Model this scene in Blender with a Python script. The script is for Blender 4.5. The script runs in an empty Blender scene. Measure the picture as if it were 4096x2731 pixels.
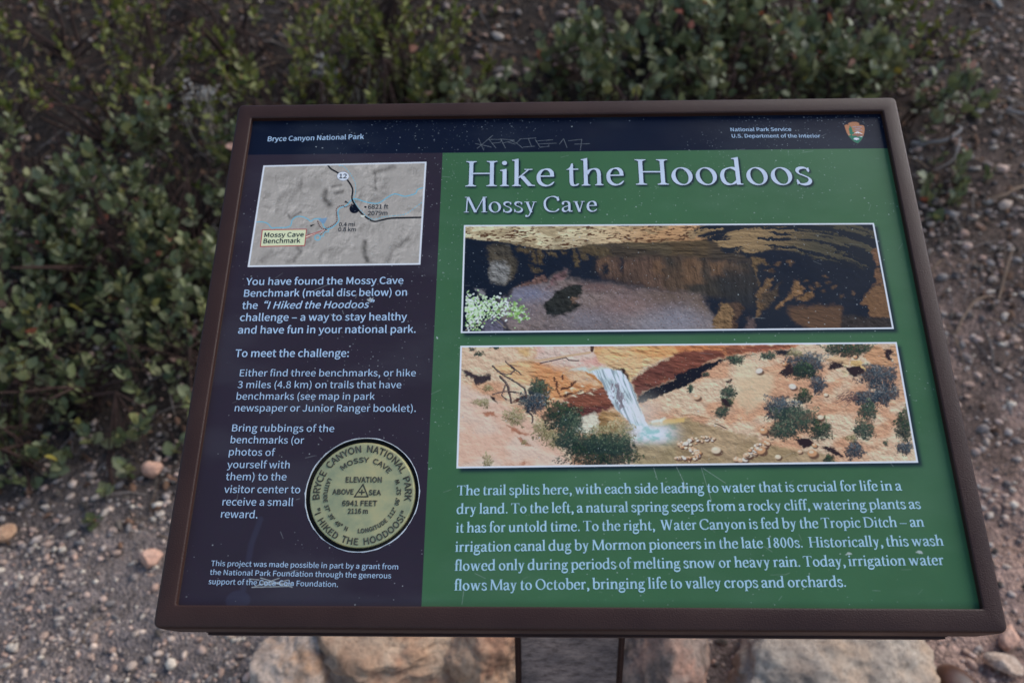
import bpy, bmesh, math, random
import numpy as np
from mathutils import Vector, Matrix

scene = bpy.context.scene
col = scene.collection
rad = math.radians

# ------------------------------------------------------------------ camera, sky, sun, exposure
TILT = rad(40.0)                       # slope of the sign face
CEN = np.array([0.0, 0.627, 0.95])     # centre of the frame opening
U = np.array([1.0, 0.0, 0.0])
V = np.array([0.0, -math.cos(TILT), -math.sin(TILT)])    # down the sign face
W = np.array([0.0, math.sin(TILT), -math.cos(TILT)])     # into the sign
_r = np.array([-0.39396427, 0.02772768, 0.00155771])
_a = np.linalg.norm(_r); _k = _r/_a
_K = np.array([[0,-_k[2],_k[1]],[_k[2],0,-_k[0]],[-_k[1],_k[0],0]])
RC = np.eye(3)+math.sin(_a)*_K+(1-math.cos(_a))*_K@_K
TC = np.array([0.04774973, -0.00947445, 0.69996916])
FPX = 3305.0
BAS = np.stack([U, V, W], 1)           # sign coordinates -> world
CAMPOS = CEN + BAS @ (-RC.T@TC)
CR = BAS@RC[0]; CD = BAS@RC[1]; CF = BAS@RC[2]
cam = bpy.data.cameras.new('camera'); cam_o = bpy.data.objects.new('camera', cam); col.objects.link(cam_o)
M = Matrix(((CR[0],-CD[0],-CF[0],CAMPOS[0]),(CR[1],-CD[1],-CF[1],CAMPOS[1]),(CR[2],-CD[2],-CF[2],CAMPOS[2]),(0,0,0,1)))
cam_o.matrix_world = M
cam.sensor_width = 22.3; cam.sensor_fit = 'HORIZONTAL'; cam.lens = 22.3*FPX/4096
cam.clip_start = 0.02; cam.clip_end = 400
cam.dof.use_dof = True; cam.dof.focus_distance = 0.70; cam.dof.aperture_fstop = 3.5
scene.camera = cam_o

SUN_EL, SUN_AZ = rad(44), rad(66)      # azimuth clockwise from +Y
world = bpy.data.worlds.new('World'); scene.world = world; world.use_nodes = True
nt = world.node_tree; bg = nt.nodes['Background']
sky = nt.nodes.new('ShaderNodeTexSky'); sky.sky_type = 'NISHITA'; sky.sun_disc = False
sky.sun_elevation = SUN_EL; sky.sun_rotation = SUN_AZ; sky.altitude = 2000; sky.dust_density = 0.6; sky.air_density = 1.0
nt.links.new(sky.outputs[0], bg.inputs[0]); bg.inputs[1].default_value = 0.10
sun = bpy.data.lights.new('sun', 'SUN'); sun.energy = 1.9; sun.angle = rad(50); sun.color = (1.0, 0.95, 0.88)
sun_o = bpy.data.objects.new('sun', sun); col.objects.link(sun_o)
sd = Vector((math.sin(SUN_AZ)*math.cos(SUN_EL), math.cos(SUN_AZ)*math.cos(SUN_EL), math.sin(SUN_EL)))
sun_o.rotation_euler = sd.to_track_quat('Z', 'Y').to_euler(); sun_o.location = (3, 2, 5)
scene.view_settings.view_transform = 'Standard'; scene.view_settings.look = 'None'
scene.view_settings.exposure = 0.90; scene.view_settings.gamma = 1.0
scene.view_settings.use_curve_mapping = False
try:
    scene.cycles.max_bounces = 6; scene.cycles.use_denoising = True
except Exception: pass

# ------------------------------------------------------------------ geometry of the view (used for measuring)
DEP = 0.0055                            # depth of the print below the frame face
HX, HY = 0.30, 0.22376
def on_plane(px, py, z=DEP):
    """point of the sign plane seen at photograph pixel (4096 wide)"""
    d = RC.T @ np.array([(px-2048)/FPX, (py-1365.5)/FPX, 1.0]); C = -RC.T@TC
    t = (z-C[2])/d[2]; p = C+t*d
    return p[0], p[1]
def ray(px, py):
    d = CR*(px-2048)/FPX + CD*(py-1365.5)/FPX + CF
    return d/np.linalg.norm(d)

# ------------------------------------------------------------------ noise (numpy)
def _hash(ix, iy, iz, seed):
    h = (ix.astype(np.int64)*374761393 + iy.astype(np.int64)*668265263 + iz.astype(np.int64)*2147483647 + seed*1274126177) & 0xffffffff
    h = ((h ^ (h >> 13))*1274126177) & 0xffffffff
    h = (h ^ (h >> 16)) & 0xffff
    return h/65535.0
def vnoise(x, y, z=None, seed=0):
    x = np.asarray(x, float); y = np.asarray(y, float)
    z = np.zeros_like(x) if z is None else np.asarray(z, float)
    ix, iy, iz = np.floor(x), np.floor(y), np.floor(z)
    fx, fy, fz = x-ix, y-iy, z-iz
    fx = fx*fx*(3-2*fx); fy = fy*fy*(3-2*fy); fz = fz*fz*(3-2*fz)
    def lay(k):
        a = _hash(ix, iy, iz+k, seed); b = _hash(ix+1, iy, iz+k, seed)
        c = _hash(ix, iy+1, iz+k, seed); d = _hash(ix+1, iy+1, iz+k, seed)
        return (a*(1-fx)+b*fx)*(1-fy)+(c*(1-fx)+d*fx)*fy
    l0 = lay(0)
    if not np.any(fz): return l0
    return l0*(1-fz)+lay(1)*fz
def fbm(x, y, z=None, o=4, seed=0):
    t = 0; a = 1; s = 0
    for i in range(o):
        t = t + a*vnoise(x*2**i+7.3*i, y*2**i-3.1*i, None if z is None else z*2**i+1.7*i, seed+i); s += a; a *= .5
    return t/s

# ------------------------------------------------------------------ ground shape
def gz(x, y):
    x = np.asarray(x, float); y = np.asarray(y, float)
    t = (y-1.22)/0.18
    s = 0.18*np.where(t > 20, t, np.log1p(np.exp(np.minimum(t, 20))))
    z = 0.50*s
    z = z + 0.05*(fbm(x*1.3+5, y*1.3, o=3, seed=4)-.5) + 0.012*(fbm(x*9, y*9, o=3, seed=9)-.5)
    return z
def ground_at(px, py, h=0.0):
    """where the view ray meets the ground raised by h"""
    d = ray(px, py); t = 0.6; p = CAMPOS
    while t < 12:
        q = p+d*t
        if q[2] < float(gz(q[0], q[1]))+h: break
        t += 0.01
    return q

# ------------------------------------------------------------------ object helpers
def link(o, parent=None):
    col.objects.link(o)
    if parent is not None: o.parent = parent
    return o
def tag(o, label=None, cat=None, group=None, kind=None):
    if label: o['label'] = label
    if cat: o['category'] = cat
    if group: o['group'] = group
    if kind: o['kind'] = kind
    return o
def empty(name, loc=(0,0,0), rot=None):
    o = bpy.data.objects.new(name, None); o.empty_display_size = 0.05; o.location = loc
    if rot is not None: o.rotation_euler = rot
    return link(o)
def mesh_np(name, verts, faces, mat=None, smooth=False, attr=None, uv=None):
    """faces: (n,3) or (n,4) array, or list of arrays"""
    me = bpy.data.meshes.new(name)
    verts = np.asarray(verts, np.float32)
    fl = faces if isinstance(faces, list) and not isinstance(faces[0], tuple) else [faces]
    fl = [np.asarray(f, np.int32) for f in fl if len(f)]
    nl = sum(f.size for f in fl); nf = sum(len(f) for f in fl)
    me.vertices.add(len(verts)); me.vertices.foreach_set('co', verts.ravel())
    me.loops.add(nl); me.polygons.add(nf)
    me.loops.foreach_set('vertex_index', np.concatenate([f.ravel() for f in fl]))
    starts = []; s = 0
    for f in fl:
        starts.append(s+np.arange(len(f))*f.shape[1]); s += f.size
    me.polygons.foreach_set('loop_start', np.concatenate(starts).astype(np.int32))
    if smooth: me.polygons.foreach_set('use_smooth', np.ones(nf, bool))
    me.update(calc_edges=True)
    if attr is not None:
        a = me.color_attributes.new('tint', 'FLOAT_COLOR', 'POINT')
        c = np.ones((len(verts), 4), np.float32); c[:, :3] = attr
        a.data.foreach_set('color', c.ravel())
    if uv is not None:
        l = me.uv_layers.new(name='UVMap'); idx = np.concatenate([f.ravel() for f in fl])
        l.data.foreach_set('uv', np.asarray(uv, np.float32)[idx].ravel())
    me.validate()
    if mat: me.materials.append(mat)
    return me
def obj(name, me, parent=None, loc=None):
    o = bpy.data.objects.new(name, me)
    if loc is not None: o.location = loc
    return link(o, parent)

# ------------------------------------------------------------------ materials
def new_mat(name, rough=0.7, spec=0.4):
    m = bpy.data.materials.new(name); m.use_nodes = True
    b = m.node_tree.nodes['Principled BSDF']; b.inputs['Roughness'].default_value = rough
    b.inputs['Specular IOR Level'].default_value = spec
    return m, m.node_tree, b
def ramp(nt, src, stops):
    r = nt.nodes.new('ShaderNodeValToRGB'); nt.links.new(src, r.inputs[0])
    e = r.color_ramp.elements
    while len(e) < len(stops): e.new(0.5)
    for k, (p, c) in enumerate(stops): e[k].position = p; e[k].color = (*c, 1)
    return r.outputs[0]
def nz(nt, scale, detail=5, rough=0.6, vec=None, kind='ShaderNodeTexNoise'):
    n = nt.nodes.new(kind); n.inputs['Scale'].default_value = scale
    if kind == 'ShaderNodeTexNoise':
        n.inputs['Detail'].default_value = detail; n.inputs['Roughness'].default_value = rough
    if vec is not None: nt.links.new(vec, n.inputs['Vector'])
    return n
def coord(nt, which='Object', scale=None):
    t = nt.nodes.new('ShaderNodeTexCoord').outputs[which]
    if scale is not None:
        m = nt.nodes.new('ShaderNodeMapping'); m.inputs['Scale'].default_value = scale
        nt.links.new(t, m.inputs['Vector']); return m.outputs[0]
    return t
def mixc(nt, fac, a, b, mode='MIX'):
    m = nt.nodes.new('ShaderNodeMix'); m.data_type = 'RGBA'; m.blend_type = mode
    for s, v in ((0, fac), (6, a), (7, b)):
        if hasattr(v, 'links') or hasattr(v, 'is_linked'): nt.links.new(v, m.inputs[s])
        elif s == 0: m.inputs[0].default_value = v
        else: m.inputs[s].default_value = (*v, 1)
    return m.outputs[2]
def bump(nt, b, src, strength=0.3, dist=0.002):
    n = nt.nodes.new('ShaderNodeBump'); n.inputs['Strength'].default_value = strength; n.inputs['Distance'].default_value = dist
    nt.links.new(src, n.inputs['Height']); nt.links.new(n.outputs[0], b.inputs['Normal'])
def tint_attr(nt):
    a = nt.nodes.new('ShaderNodeAttribute'); a.attribute_name = 'tint'; return a.outputs['Color']
def flat_mat(name, c, rough=0.6, spec=0.3):
    m, nt, b = new_mat(name, rough, spec)
    n = nz(nt, 40, 3, .5, coord(nt))
    nt.links.new(ramp(nt, n.outputs[0], [(.3, tuple(x*.92 for x in c)), (.7, tuple(min(1, x*1.05) for x in c))]), b.inputs['Base Color'])
    return m

def m_ground():
    m, nt, b = new_mat('soil', .95, .15)
    t = coord(nt)
    n1 = nz(nt, 60, 8, .65, t); n2 = nz(nt, 7, 4, .6, t); v = nz(nt, 160, vec=t, kind='ShaderNodeTexVoronoi')
    c = mixc(nt, 1.0, tint_attr(nt), ramp(nt, n1.outputs[0], [(.3, (.45,.43,.42)), (.5, (.9,.9,.9)), (.72, (1.5,1.42,1.38))]), 'MULTIPLY')
    c = mixc(nt, 1.0, c, ramp(nt, n2.outputs[0], [(.35, (.75,.76,.8)), (.65, (1.15,1.1,1.05))]), 'MULTIPLY')
    c = mixc(nt, 1.0, c, ramp(nt, v.outputs['Color'], [(0, (.62,.62,.62)), (1, (1.35,1.35,1.35))]), 'MULTIPLY')
    nt.links.new(c, b.inputs['Base Color'])
    a = nt.nodes.new('ShaderNodeMath'); a.operation = 'SUBTRACT'
    nt.links.new(n1.outputs[0], a.inputs[0]); nt.links.new(v.outputs['Distance'], a.inputs[1])
    bump(nt, b, a.outputs[0], .9, .006)
    return m
def m_stone():
    m, nt, b = new_mat('pebble stone', .85, .25)
    t = coord(nt); n = nz(nt, 120, 5, .6, t)
    c = mixc(nt, 1.0, tint_attr(nt), ramp(nt, n.outputs[0], [(.3, (.6,.58,.57)), (.55, (1,1,1)), (.75, (1.25,1.22,1.2))]), 'MULTIPLY')
    nt.links.new(c, b.inputs['Base Color']); bump(nt, b, n.outputs[0], .5, .002)
    return m
def m_rock(name, stops, stain, sc=9, crack=.6):
    m, nt, b = new_mat(name, .88, .25)
    t = coord(nt)
    w = nz(nt, 6, 4, .6, t)
    ad = nt.nodes.new('ShaderNodeVectorMath'); ad.operation = 'MULTIPLY_ADD'
    nt.links.new(w.outputs['Color'], ad.inputs[0]); ad.inputs[1].default_value = (.12,.12,.12); nt.links.new(t, ad.inputs[2])
    n1 = nz(nt, sc, 8, .62, ad.outputs[0]); n2 = nz(nt, sc*.4, 5, .6, ad.outputs[0]); n3 = nz(nt, sc*12, 6, .7, t)
    c = ramp(nt, n1.outputs[0], stops)
    c = mixc(nt, ramp(nt, n2.outputs[0], [(.5, (0,0,0)), (.62, (1,1,1))]), c, stain)
    c = mixc(nt, 1.0, c, ramp(nt, n3.outputs[0], [(.28, (.5,.48,.47)), (.5, (1,1,1)), (.75, (1.22,1.2,1.18))]), 'MULTIPLY')
    nt.links.new(c, b.inputs['Base Color'])
    a = nt.nodes.new('ShaderNodeMath'); a.operation = 'MULTIPLY_ADD'; a.inputs[1].default_value = 3
    nt.links.new(n1.outputs[0], a.inputs[0]); nt.links.new(n3.outputs[0], a.inputs[2])
    bump(nt, b, a.outputs[0], crack, .006)
    return m
def m_leaf(name='leaf'):
    m, nt, b = new_mat(name, .5, .35)
    t = coord(nt); n = nz(nt, 60, 3, .5, t)
    c = mixc(nt, 1.0, tint_attr(nt), ramp(nt, n.outputs[0], [(.3, (.75,.75,.75)), (.7, (1.2,1.2,1.15))]), 'MULTIPLY')
    nt.links.new(c, b.inputs['Base Color'])
    tr = nt.nodes.new('ShaderNodeBsdfTranslucent'); nt.links.new(c, tr.inputs[0])
    mx = nt.nodes.new('ShaderNodeMixShader'); mx.inputs[0].default_value = .18
    out = nt.nodes['Material Output']
    nt.links.new(b.outputs[0], mx.inputs[1]); nt.links.new(tr.outputs[0], mx.inputs[2]); nt.links.new(mx.outputs[0], out.inputs[0])
    return m
def m_bark(name, c0, c1):
    m, nt, b = new_mat(name, .85, .2)
    n = nz(nt, 30, 6, .7, coord(nt, 'Object', (1, 1, 1)))
    nt.links.new(ramp(nt, n.outputs[0], [(.3, c0), (.7, c1)]), b.inputs['Base Color']); bump(nt, b, n.outputs[0], .6, .002)
    return m
def m_frame():
    m, nt, b = new_mat('brown powder coat', .46, .24)
    t = coord(nt); n = nz(nt, 900, 2, .5, t); n2 = nz(nt, 14, 4, .6, t); n3 = nz(nt, 260, 2, .5, t)
    c = ramp(nt, n2.outputs[0], [(.3, (.040,.019,.015)), (.7, (.052,.025,.019))])
    c = mixc(nt, ramp(nt, n3.outputs[0], [(.80, (0,0,0)), (.84, (.7,.7,.7))]), c, (.35,.33,.32))
    nt.links.new(c, b.inputs['Base Color'])
    nt.links.new(ramp(nt, n2.outputs[0], [(.3, (.38,.38,.38)), (.7, (.5,.5,.5))]), b.inputs['Roughness'])
    bump(nt, b, n.outputs[0], .55, .0006)
    return m
def m_post():
    m, nt, b = new_mat('weathered grey post face', .8, .3)
    t = coord(nt, 'Object', (1, 1, 2.6)); n = nz(nt, 75, 7, .72, t); n2 = nz(nt, 14, 4, .6, t)
    c = ramp(nt, n.outputs[0], [(.32, (.12,.09,.08)), (.48, (.27,.21,.185)), (.62, (.38,.30,.26)), (.76, (.5,.35,.28))])
    c = mixc(nt, 1.0, c, ramp(nt, n2.outputs[0], [(.35, (.6,.6,.62)), (.65, (1.2,1.15,1.1))]), 'MULTIPLY')
    nt.links.new(c, b.inputs['Base Color']); bump(nt, b, n.outputs[0], .7, .002)
    return m
SANS_DATA = {
'!':(113,'46,77,-2,50,7,0,68,77,-8,0,1,50,72,226,-2,-50,0,12,72,262,0,-12,-10,0,40,262,11,0,0,-12,41,226,0,12,1,-50/56,-5,-12,0,13,0,79,20,0,-15,0,14,56,44,13,0,-12,0,33,20,0,14,0,-15'),
'"':(166,'39,169,-3,22,6,0,58,169,-6,0,2,22,64,234,-2,-21,1,12,65,270,0,-12,-11,0,32,270,11,0,0,-12,32,234,0,12,2,-21/107,169,-2,22,7,0,127,169,-7,0,2,22,133,234,-2,-21,1,12,134,270,0,-12,-11,0,100,270,11,0,0,-12,101,234,0,12,2,-21'),
"'":(98,'39,169,-3,22,6,0,58,169,-6,0,2,22,64,234,-2,-21,1,12,65,270,0,-12,-11,0,32,270,11,0,0,-12,32,234,0,12,2,-21'),
'(':(119,'84,-69,-33,53,6,3,103,-60,-6,-3,-30,50,59,109,0,-60,0,59,103,277,-30,-50,-6,3,84,286,6,-3,-33,-52,32,109,0,69,0,-69'),
')':(119,'35,-69,-7,3,32,53,86,109,0,-69,0,69,35,286,32,-52,-7,-3,15,277,6,3,30,-50,60,109,0,59,0,-60,15,-60,30,50,6,-3'),
',':(98,'26,-67,-2,7,32,14,77,7,0,-34,0,23,50,44,17,0,-13,0,26,22,0,14,0,-14,50,-1,-13,0,1,0,54,0,-2,0,-1,-21,19,-48,21,10,2,-6'),
'-':(122,'16,86,0,8,30,0,106,86,-30,0,0,8,106,110,0,-8,-30,0,16,110,30,0,0,-8'),
'.':(98,'49,-5,-13,0,12,0,72,20,0,-15,0,14,49,44,12,0,-13,0,26,20,0,14,0,-15'),
'0':(195,'97,-5,-49,0,49,0,177,129,0,-89,0,89,97,261,49,0,-49,0,18,129,0,89,0,-89/97,21,29,0,-29,0,48,129,0,-75,0,75,97,236,-29,0,29,0,146,129,0,75,0,-75'),
'1':(195,'31,0,0,9,47,0,172,0,-47,0,0,9,172,27,0,-9,-18,0,120,27,17,0,0,76,120,257,0,-77,-8,0,96,257,8,0,-14,-8,42,238,23,5,0,-6,42,218,0,7,16,0,88,218,-15,0,0,-64,88,27,0,63,-19,0,31,27,19,0,0,-9'),
'2':(195,'15,0,0,6,54,0,177,0,-54,0,0,9,177,28,0,-10,-24,0,106,28,23,0,-13,0,64,25,13,1,60,57,165,186,0,-52,0,45,90,261,46,0,-33,0,14,224,21,22,6,-6,33,206,-7,6,14,17,86,235,-21,0,32,0,133,185,0,29,0,-45,15,19,81,70,0,-6'),
'3':(195,'92,-5,-40,0,46,0,175,69,0,-46,0,35,120,134,31,-8,0,0,120,136,0,-1,28,9,166,197,0,-31,0,41,91,261,43,0,-29,0,20,231,19,17,5,-7,37,210,-6,7,14,15,90,235,-21,0,27,0,133,195,0,24,0,-28,62,146,54,0,0,-9,62,121,0,8,60,0,142,70,0,31,0,-30,90,22,31,0,-29,0,27,51,15,-15,-6,-6,10,31,6,7,17,-19'),
'4':(195,'119,0,0,24,10,0,149,0,-10,0,0,24,149,71,0,-24,12,0,183,71,-11,0,0,8,183,96,0,-8,-11,0,149,96,12,0,0,54,149,257,0,-54,-12,0,114,257,12,0,-36,-55,7,92,36,55,0,-7,7,71,0,7,37,0,119,71,-37,0,0,-24/119,96,0,27,-26,0,40,96,27,0,20,29,99,184,-20,-29,7,12,119,222,-6,-13,1,0,121,222,-1,0,-1,-13,119,175,0,13,0,-26'),
'5':(195,'92,-5,-41,0,43,0,176,83,0,-56,0,57,98,165,43,0,-15,0,60,155,11,6,2,25,67,229,-3,-24,32,0,163,229,-32,0,0,9,163,257,0,-9,-41,0,39,257,41,0,-3,-40,30,137,3,40,6,-4,47,126,-5,4,15,10,90,141,-17,0,32,0,143,83,0,36,0,-38,89,22,30,0,-30,0,26,50,14,-14,-6,-7,9,29,6,7,18,-17'),
'6':(195,'105,-5,-49,0,40,0,179,79,0,-50,0,54,108,159,43,0,-20,0,50,129,15,19,1,79,116,235,-36,0,15,0,157,215,-10,12,6,7,175,235,-6,-7,-15,15,114,261,27,0,-49,0,20,123,0,100,0,-85/50,103,4,-53,17,24,103,136,-16,0,31,0,149,79,0,34,0,-35,105,21,25,0,-32,0'),
'7':(195,'69,0,5,97,11,0,103,0,-11,0,4,100,178,237,-60,-77,0,7,178,257,0,-7,-54,0,17,257,54,0,0,-9,17,229,0,9,42,0,142,229,-42,0,-51,-70'),
'8':(195,'98,-5,-48,0,48,0,178,62,0,-37,0,35,135,129,23,-13,0,1,135,131,0,-1,15,12,169,193,0,-27,0,39,99,261,44,0,-40,0,28,195,0,39,0,-27,63,136,-19,13,0,0,63,135,0,0,-23,-13,16,64,0,34,0,-40/116,139,17,16,-31,12,57,195,0,-30,0,25,98,237,-23,0,28,0,142,191,0,26,0,-19/98,19,30,0,-30,0,44,67,0,-28,0,24,80,125,-21,-14,36,-15,148,63,0,34,0,-26'),
'9':(195,'82,-5,-28,0,48,0,175,139,0,-104,0,82,89,261,49,0,-40,0,15,178,0,50,0,-53,86,97,-43,0,21,0,145,129,-15,-19,-2,-80,81,22,33,0,-17,0,38,42,11,-13,-6,-7,20,22,6,6,15,-15/145,155,-4,53,-17,-24,91,121,18,0,-30,0,46,178,0,-34,0,35,89,236,-25,0,33,0'),
':':(98,'49,137,-13,0,12,0,72,161,0,-15,0,14,49,186,12,0,-13,0,26,161,0,14,0,-15/49,-5,-13,0,12,0,72,20,0,-15,0,14,49,44,12,0,-13,0,26,20,0,14,0,-15'),
'A':(213,'1,0,29,86,11,0,34,0,-11,0,8,26,59,78,-8,-26,31,0,153,78,-32,0,8,-26,177,0,-8,26,12,0,211,0,-11,0,-29,86,124,257,29,-86,-12,0,88,257,12,0,-29,-86/67,104,26,0,4,13,79,144,-4,-14,10,29,105,230,-8,-30,1,0,106,230,0,0,9,-29,132,144,-9,29,4,-14,145,104,-4,13,-26,0'),
'B':(230,'35,0,0,86,28,0,117,0,-27,0,57,0,214,75,0,-50,0,35,162,137,31,-6,0,0,162,138,0,0,24,8,200,194,0,-26,0,45,111,257,52,0,-25,0,35,257,26,0,0,-86/68,148,12,0,0,28,68,231,0,-28,13,0,107,231,-13,0,40,0,168,190,0,30,0,-26,106,148,44,0,-13,0/68,26,15,0,0,32,68,123,0,-33,15,0,112,123,-15,0,46,0,182,76,0,32,0,-34,112,26,45,0,-15,0'),
'C':(224,'132,-5,-64,0,33,0,211,32,-21,-23,-6,7,193,53,6,-7,-17,-18,133,24,25,0,-49,0,54,129,0,-65,0,64,134,233,-48,0,23,0,187,209,-14,14,6,7,204,230,-5,-7,-14,16,134,261,31,0,-65,0,20,128,0,83,0,-83'),
'D':(241,'35,0,0,86,22,0,101,0,-22,0,77,0,220,129,0,-81,0,82,99,257,79,0,-21,0,35,257,22,0,0,-86/68,27,9,0,0,68,68,230,0,-68,9,0,97,230,-10,0,60,0,187,129,0,65,0,-65,97,27,60,0,-10,0'),
'E':(207,'35,0,0,86,51,0,187,0,-51,0,0,9,187,28,0,-10,-40,0,68,28,39,0,0,31,68,121,0,-31,32,0,165,121,-33,0,0,9,165,149,0,-9,-33,0,68,149,32,0,0,27,68,229,0,-27,38,0,183,229,-38,0,0,9,183,257,0,-9,-49,0,35,257,50,0,0,-86'),
'F':(194,'35,0,0,86,11,0,68,0,-11,0,0,38,68,115,0,-38,32,0,166,115,-33,0,0,9,166,143,0,-10,-33,0,68,143,32,0,0,28,68,229,0,-29,38,0,183,229,-38,0,0,9,183,257,0,-9,-49,0,35,257,50,0,0,-86'),
'G':(242,'136,-5,-67,0,35,0,215,25,-16,-17,0,36,215,133,0,-36,-28,0,131,133,28,0,0,-9,131,106,0,9,18,0,186,106,-19,0,0,-22,186,39,0,22,-11,-10,139,24,19,0,-55,0,54,129,0,-65,0,64,139,233,-52,0,26,0,194,209,-13,13,6,7,212,230,-6,-7,-15,15,138,261,36,0,-68,0,20,128,0,83,0,-83'),
'H':(255,'35,0,0,86,11,0,68,0,-11,0,0,40,68,121,0,-40,39,0,187,121,-40,0,0,-40,187,0,0,40,11,0,220,0,-11,0,0,86,220,257,0,-86,-11,0,187,257,11,0,0,-36,187,149,0,36,-40,0,68,149,39,0,0,36,68,257,0,-36,-11,0,35,257,11,0,0,-86'),
'I':(103,'35,0,0,86,11,0,68,0,-11,0,0,86,68,257,0,-86,-11,0,35,257,11,0,0,-86'),
'J':(188,'83,-5,-33,0,50,0,154,75,0,-44,0,61,154,257,0,-61,-11,0,121,257,11,0,0,-60,121,78,0,60,0,-38,80,24,27,0,-19,0,35,53,12,-21,-7,-6,12,36,8,6,15,-27'),
'K':(227,'35,0,0,86,11,0,68,0,-11,0,0,27,68,81,0,-27,14,18,112,134,-15,-18,25,-45,189,0,-26,45,12,0,225,0,-12,0,-31,53,132,159,31,-53,27,33,213,257,-27,-33,-13,0,176,257,12,0,-36,-43,68,128,36,43,0,0,68,128,0,0,0,43,68,257,0,-43,-11,0,35,257,11,0,0,-86'),
'L':(190,'35,0,0,86,49,0,180,0,-48,0,0,9,180,28,0,-10,-37,0,68,28,37,0,0,76,68,257,0,-77,-11,0,35,257,11,0,0,-86'),
'M':(285,'35,0,0,86,10,0,64,0,-9,0,0,47,64,142,0,-47,0,22,60,218,2,-23,1,0,62,218,-1,0,7,-20,82,159,-7,20,17,-44,131,26,-16,44,7,0,153,26,-8,0,16,44,201,159,-16,-44,7,20,222,218,-7,-20,0,0,223,218,0,0,-2,-23,219,142,0,22,0,-47,219,0,0,47,10,0,249,0,-10,0,0,86,249,257,0,-86,-13,0,210,257,13,0,-16,-46,161,119,16,46,-6,-17,143,66,7,18,0,0,142,66,0,0,-6,18,123,119,7,-17,-16,46,74,257,17,-46,-13,0,35,257,13,0,0,-86'),
'N':(254,'35,0,0,86,11,0,66,0,-10,0,0,45,66,135,0,-45,0,27,62,215,1,-26,0,0,63,215,0,0,10,-18,91,162,-9,18,31,-54,185,0,-32,54,11,0,218,0,-11,0,0,86,218,257,0,-86,-10,0,187,257,10,0,0,-45,187,123,0,45,0,-26,192,42,-3,26,-1,0,190,42,0,0,-9,18,162,95,9,-18,-31,54,68,257,32,-54,-11,0,35,257,11,0,0,-86'),
'O':(260,'130,-5,-65,0,64,0,239,129,0,-82,0,82,130,261,64,0,-65,0,20,129,0,82,0,-82/130,24,46,0,-46,0,54,129,0,-64,0,64,130,233,-46,0,46,0,206,129,0,64,0,-64'),
'P':(222,'35,0,0,86,11,0,68,0,-11,0,0,34,68,102,0,-34,14,0,110,102,-14,0,56,0,204,181,0,-54,0,56,109,257,57,0,-25,0,35,257,25,0,0,-86/68,129,12,0,0,33,68,230,0,-34,12,0,104,230,-12,0,46,0,172,181,0,38,0,-36,106,129,45,0,-13,0'),
'R':(223,'68,135,14,0,0,32,68,230,0,-31,14,0,111,230,-15,0,40,0,173,185,0,33,0,-34,111,135,40,0,-15,0/176,0,-21,36,12,0,213,0,-13,0,-22,37,147,112,22,-37,35,9,205,185,0,-40,0,53,116,257,52,0,-27,0,35,257,27,0,0,-86,35,0,0,86,11,0,68,0,-11,0,0,36,68,109,0,-36,15,0,114,109,-16,0,21,-36'),
'S':(209,'106,-5,-36,0,54,0,194,68,0,-40,0,38,141,137,30,-13,-12,5,104,153,12,-6,-20,8,62,196,0,-25,0,22,110,233,-29,0,23,0,168,209,-16,15,6,7,185,230,-6,-7,-18,18,110,261,30,0,-47,0,29,193,0,40,0,-37,81,127,-24,11,12,-5,118,111,-13,6,24,-11,161,65,0,27,0,-24,107,24,34,0,-27,0,36,56,18,-20,-6,-8,17,33,6,8,22,-23'),
'T':(210,'89,0,0,76,10,0,121,0,-11,0,0,76,121,229,0,-76,26,0,199,229,-26,0,0,9,199,257,0,-9,-63,0,11,257,63,0,0,-9,11,229,0,9,26,0,89,229,-26,0,0,-76'),
'U':(253,'126,-5,-52,0,53,0,218,106,0,-83,0,50,218,257,0,-51,-10,0,187,257,11,0,0,-51,187,105,0,51,0,-62,126,24,34,0,-33,0,67,105,0,-62,0,51,67,257,0,-51,-11,0,34,257,11,0,0,-51,34,106,0,50,0,-83'),
'V':(202,'82,0,-27,86,13,0,120,0,-13,0,27,86,201,257,-27,-86,-11,0,168,257,11,0,-13,-47,127,118,14,46,-9,-30,102,33,10,30,0,0,101,33,0,0,-10,30,76,118,9,-30,-14,46,34,257,14,-47,-11,0,0,257,12,0,28,-86'),
'W':(308,'63,0,-18,86,13,0,102,0,-13,0,13,52,140,155,-13,-52,4,20,153,213,-4,-19,0,0,154,213,0,0,5,-19,167,155,-5,20,13,-52,206,0,-13,52,13,0,245,0,-13,0,18,86,298,257,-18,-86,-10,0,267,257,10,0,-9,-47,239,117,10,47,-4,-28,225,34,5,28,0,0,223,34,1,0,-6,28,205,117,6,-27,-12,47,169,257,12,-47,-9,0,140,257,10,0,-12,-47,104,117,12,47,-6,-28,86,34,6,28,0,0,85,34,0,0,-6,28,69,117,6,-28,-9,47,42,257,9,-47,-11,0,9,257,11,0,18,-86'),
'Y':(186,'77,0,0,33,10,0,109,0,-11,0,0,33,109,99,0,-33,26,53,186,257,-26,-53,-11,0,153,257,11,0,-11,-25,120,184,11,24,-8,-19,94,128,9,19,-1,0,92,128,1,0,-9,19,67,184,9,-19,-11,24,34,257,11,-25,-11,0,0,257,11,0,25,-53,77,99,-26,53,0,-33'),
'a':(197,'76,-5,-32,0,23,0,139,23,-18,-15,0,0,140,23,0,0,1,-8,143,0,-1,8,9,0,169,0,-9,0,0,39,169,117,0,-39,0,47,103,195,47,0,-31,0,29,170,17,11,4,-7,41,148,-4,7,15,10,98,168,-22,0,31,0,137,120,0,25,-81,-9,21,49,0,42,0,-34/85,21,18,0,-19,0,51,51,0,-21,0,25,137,99,-64,-7,0,-18,137,46,0,18,-18,-16'),
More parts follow.
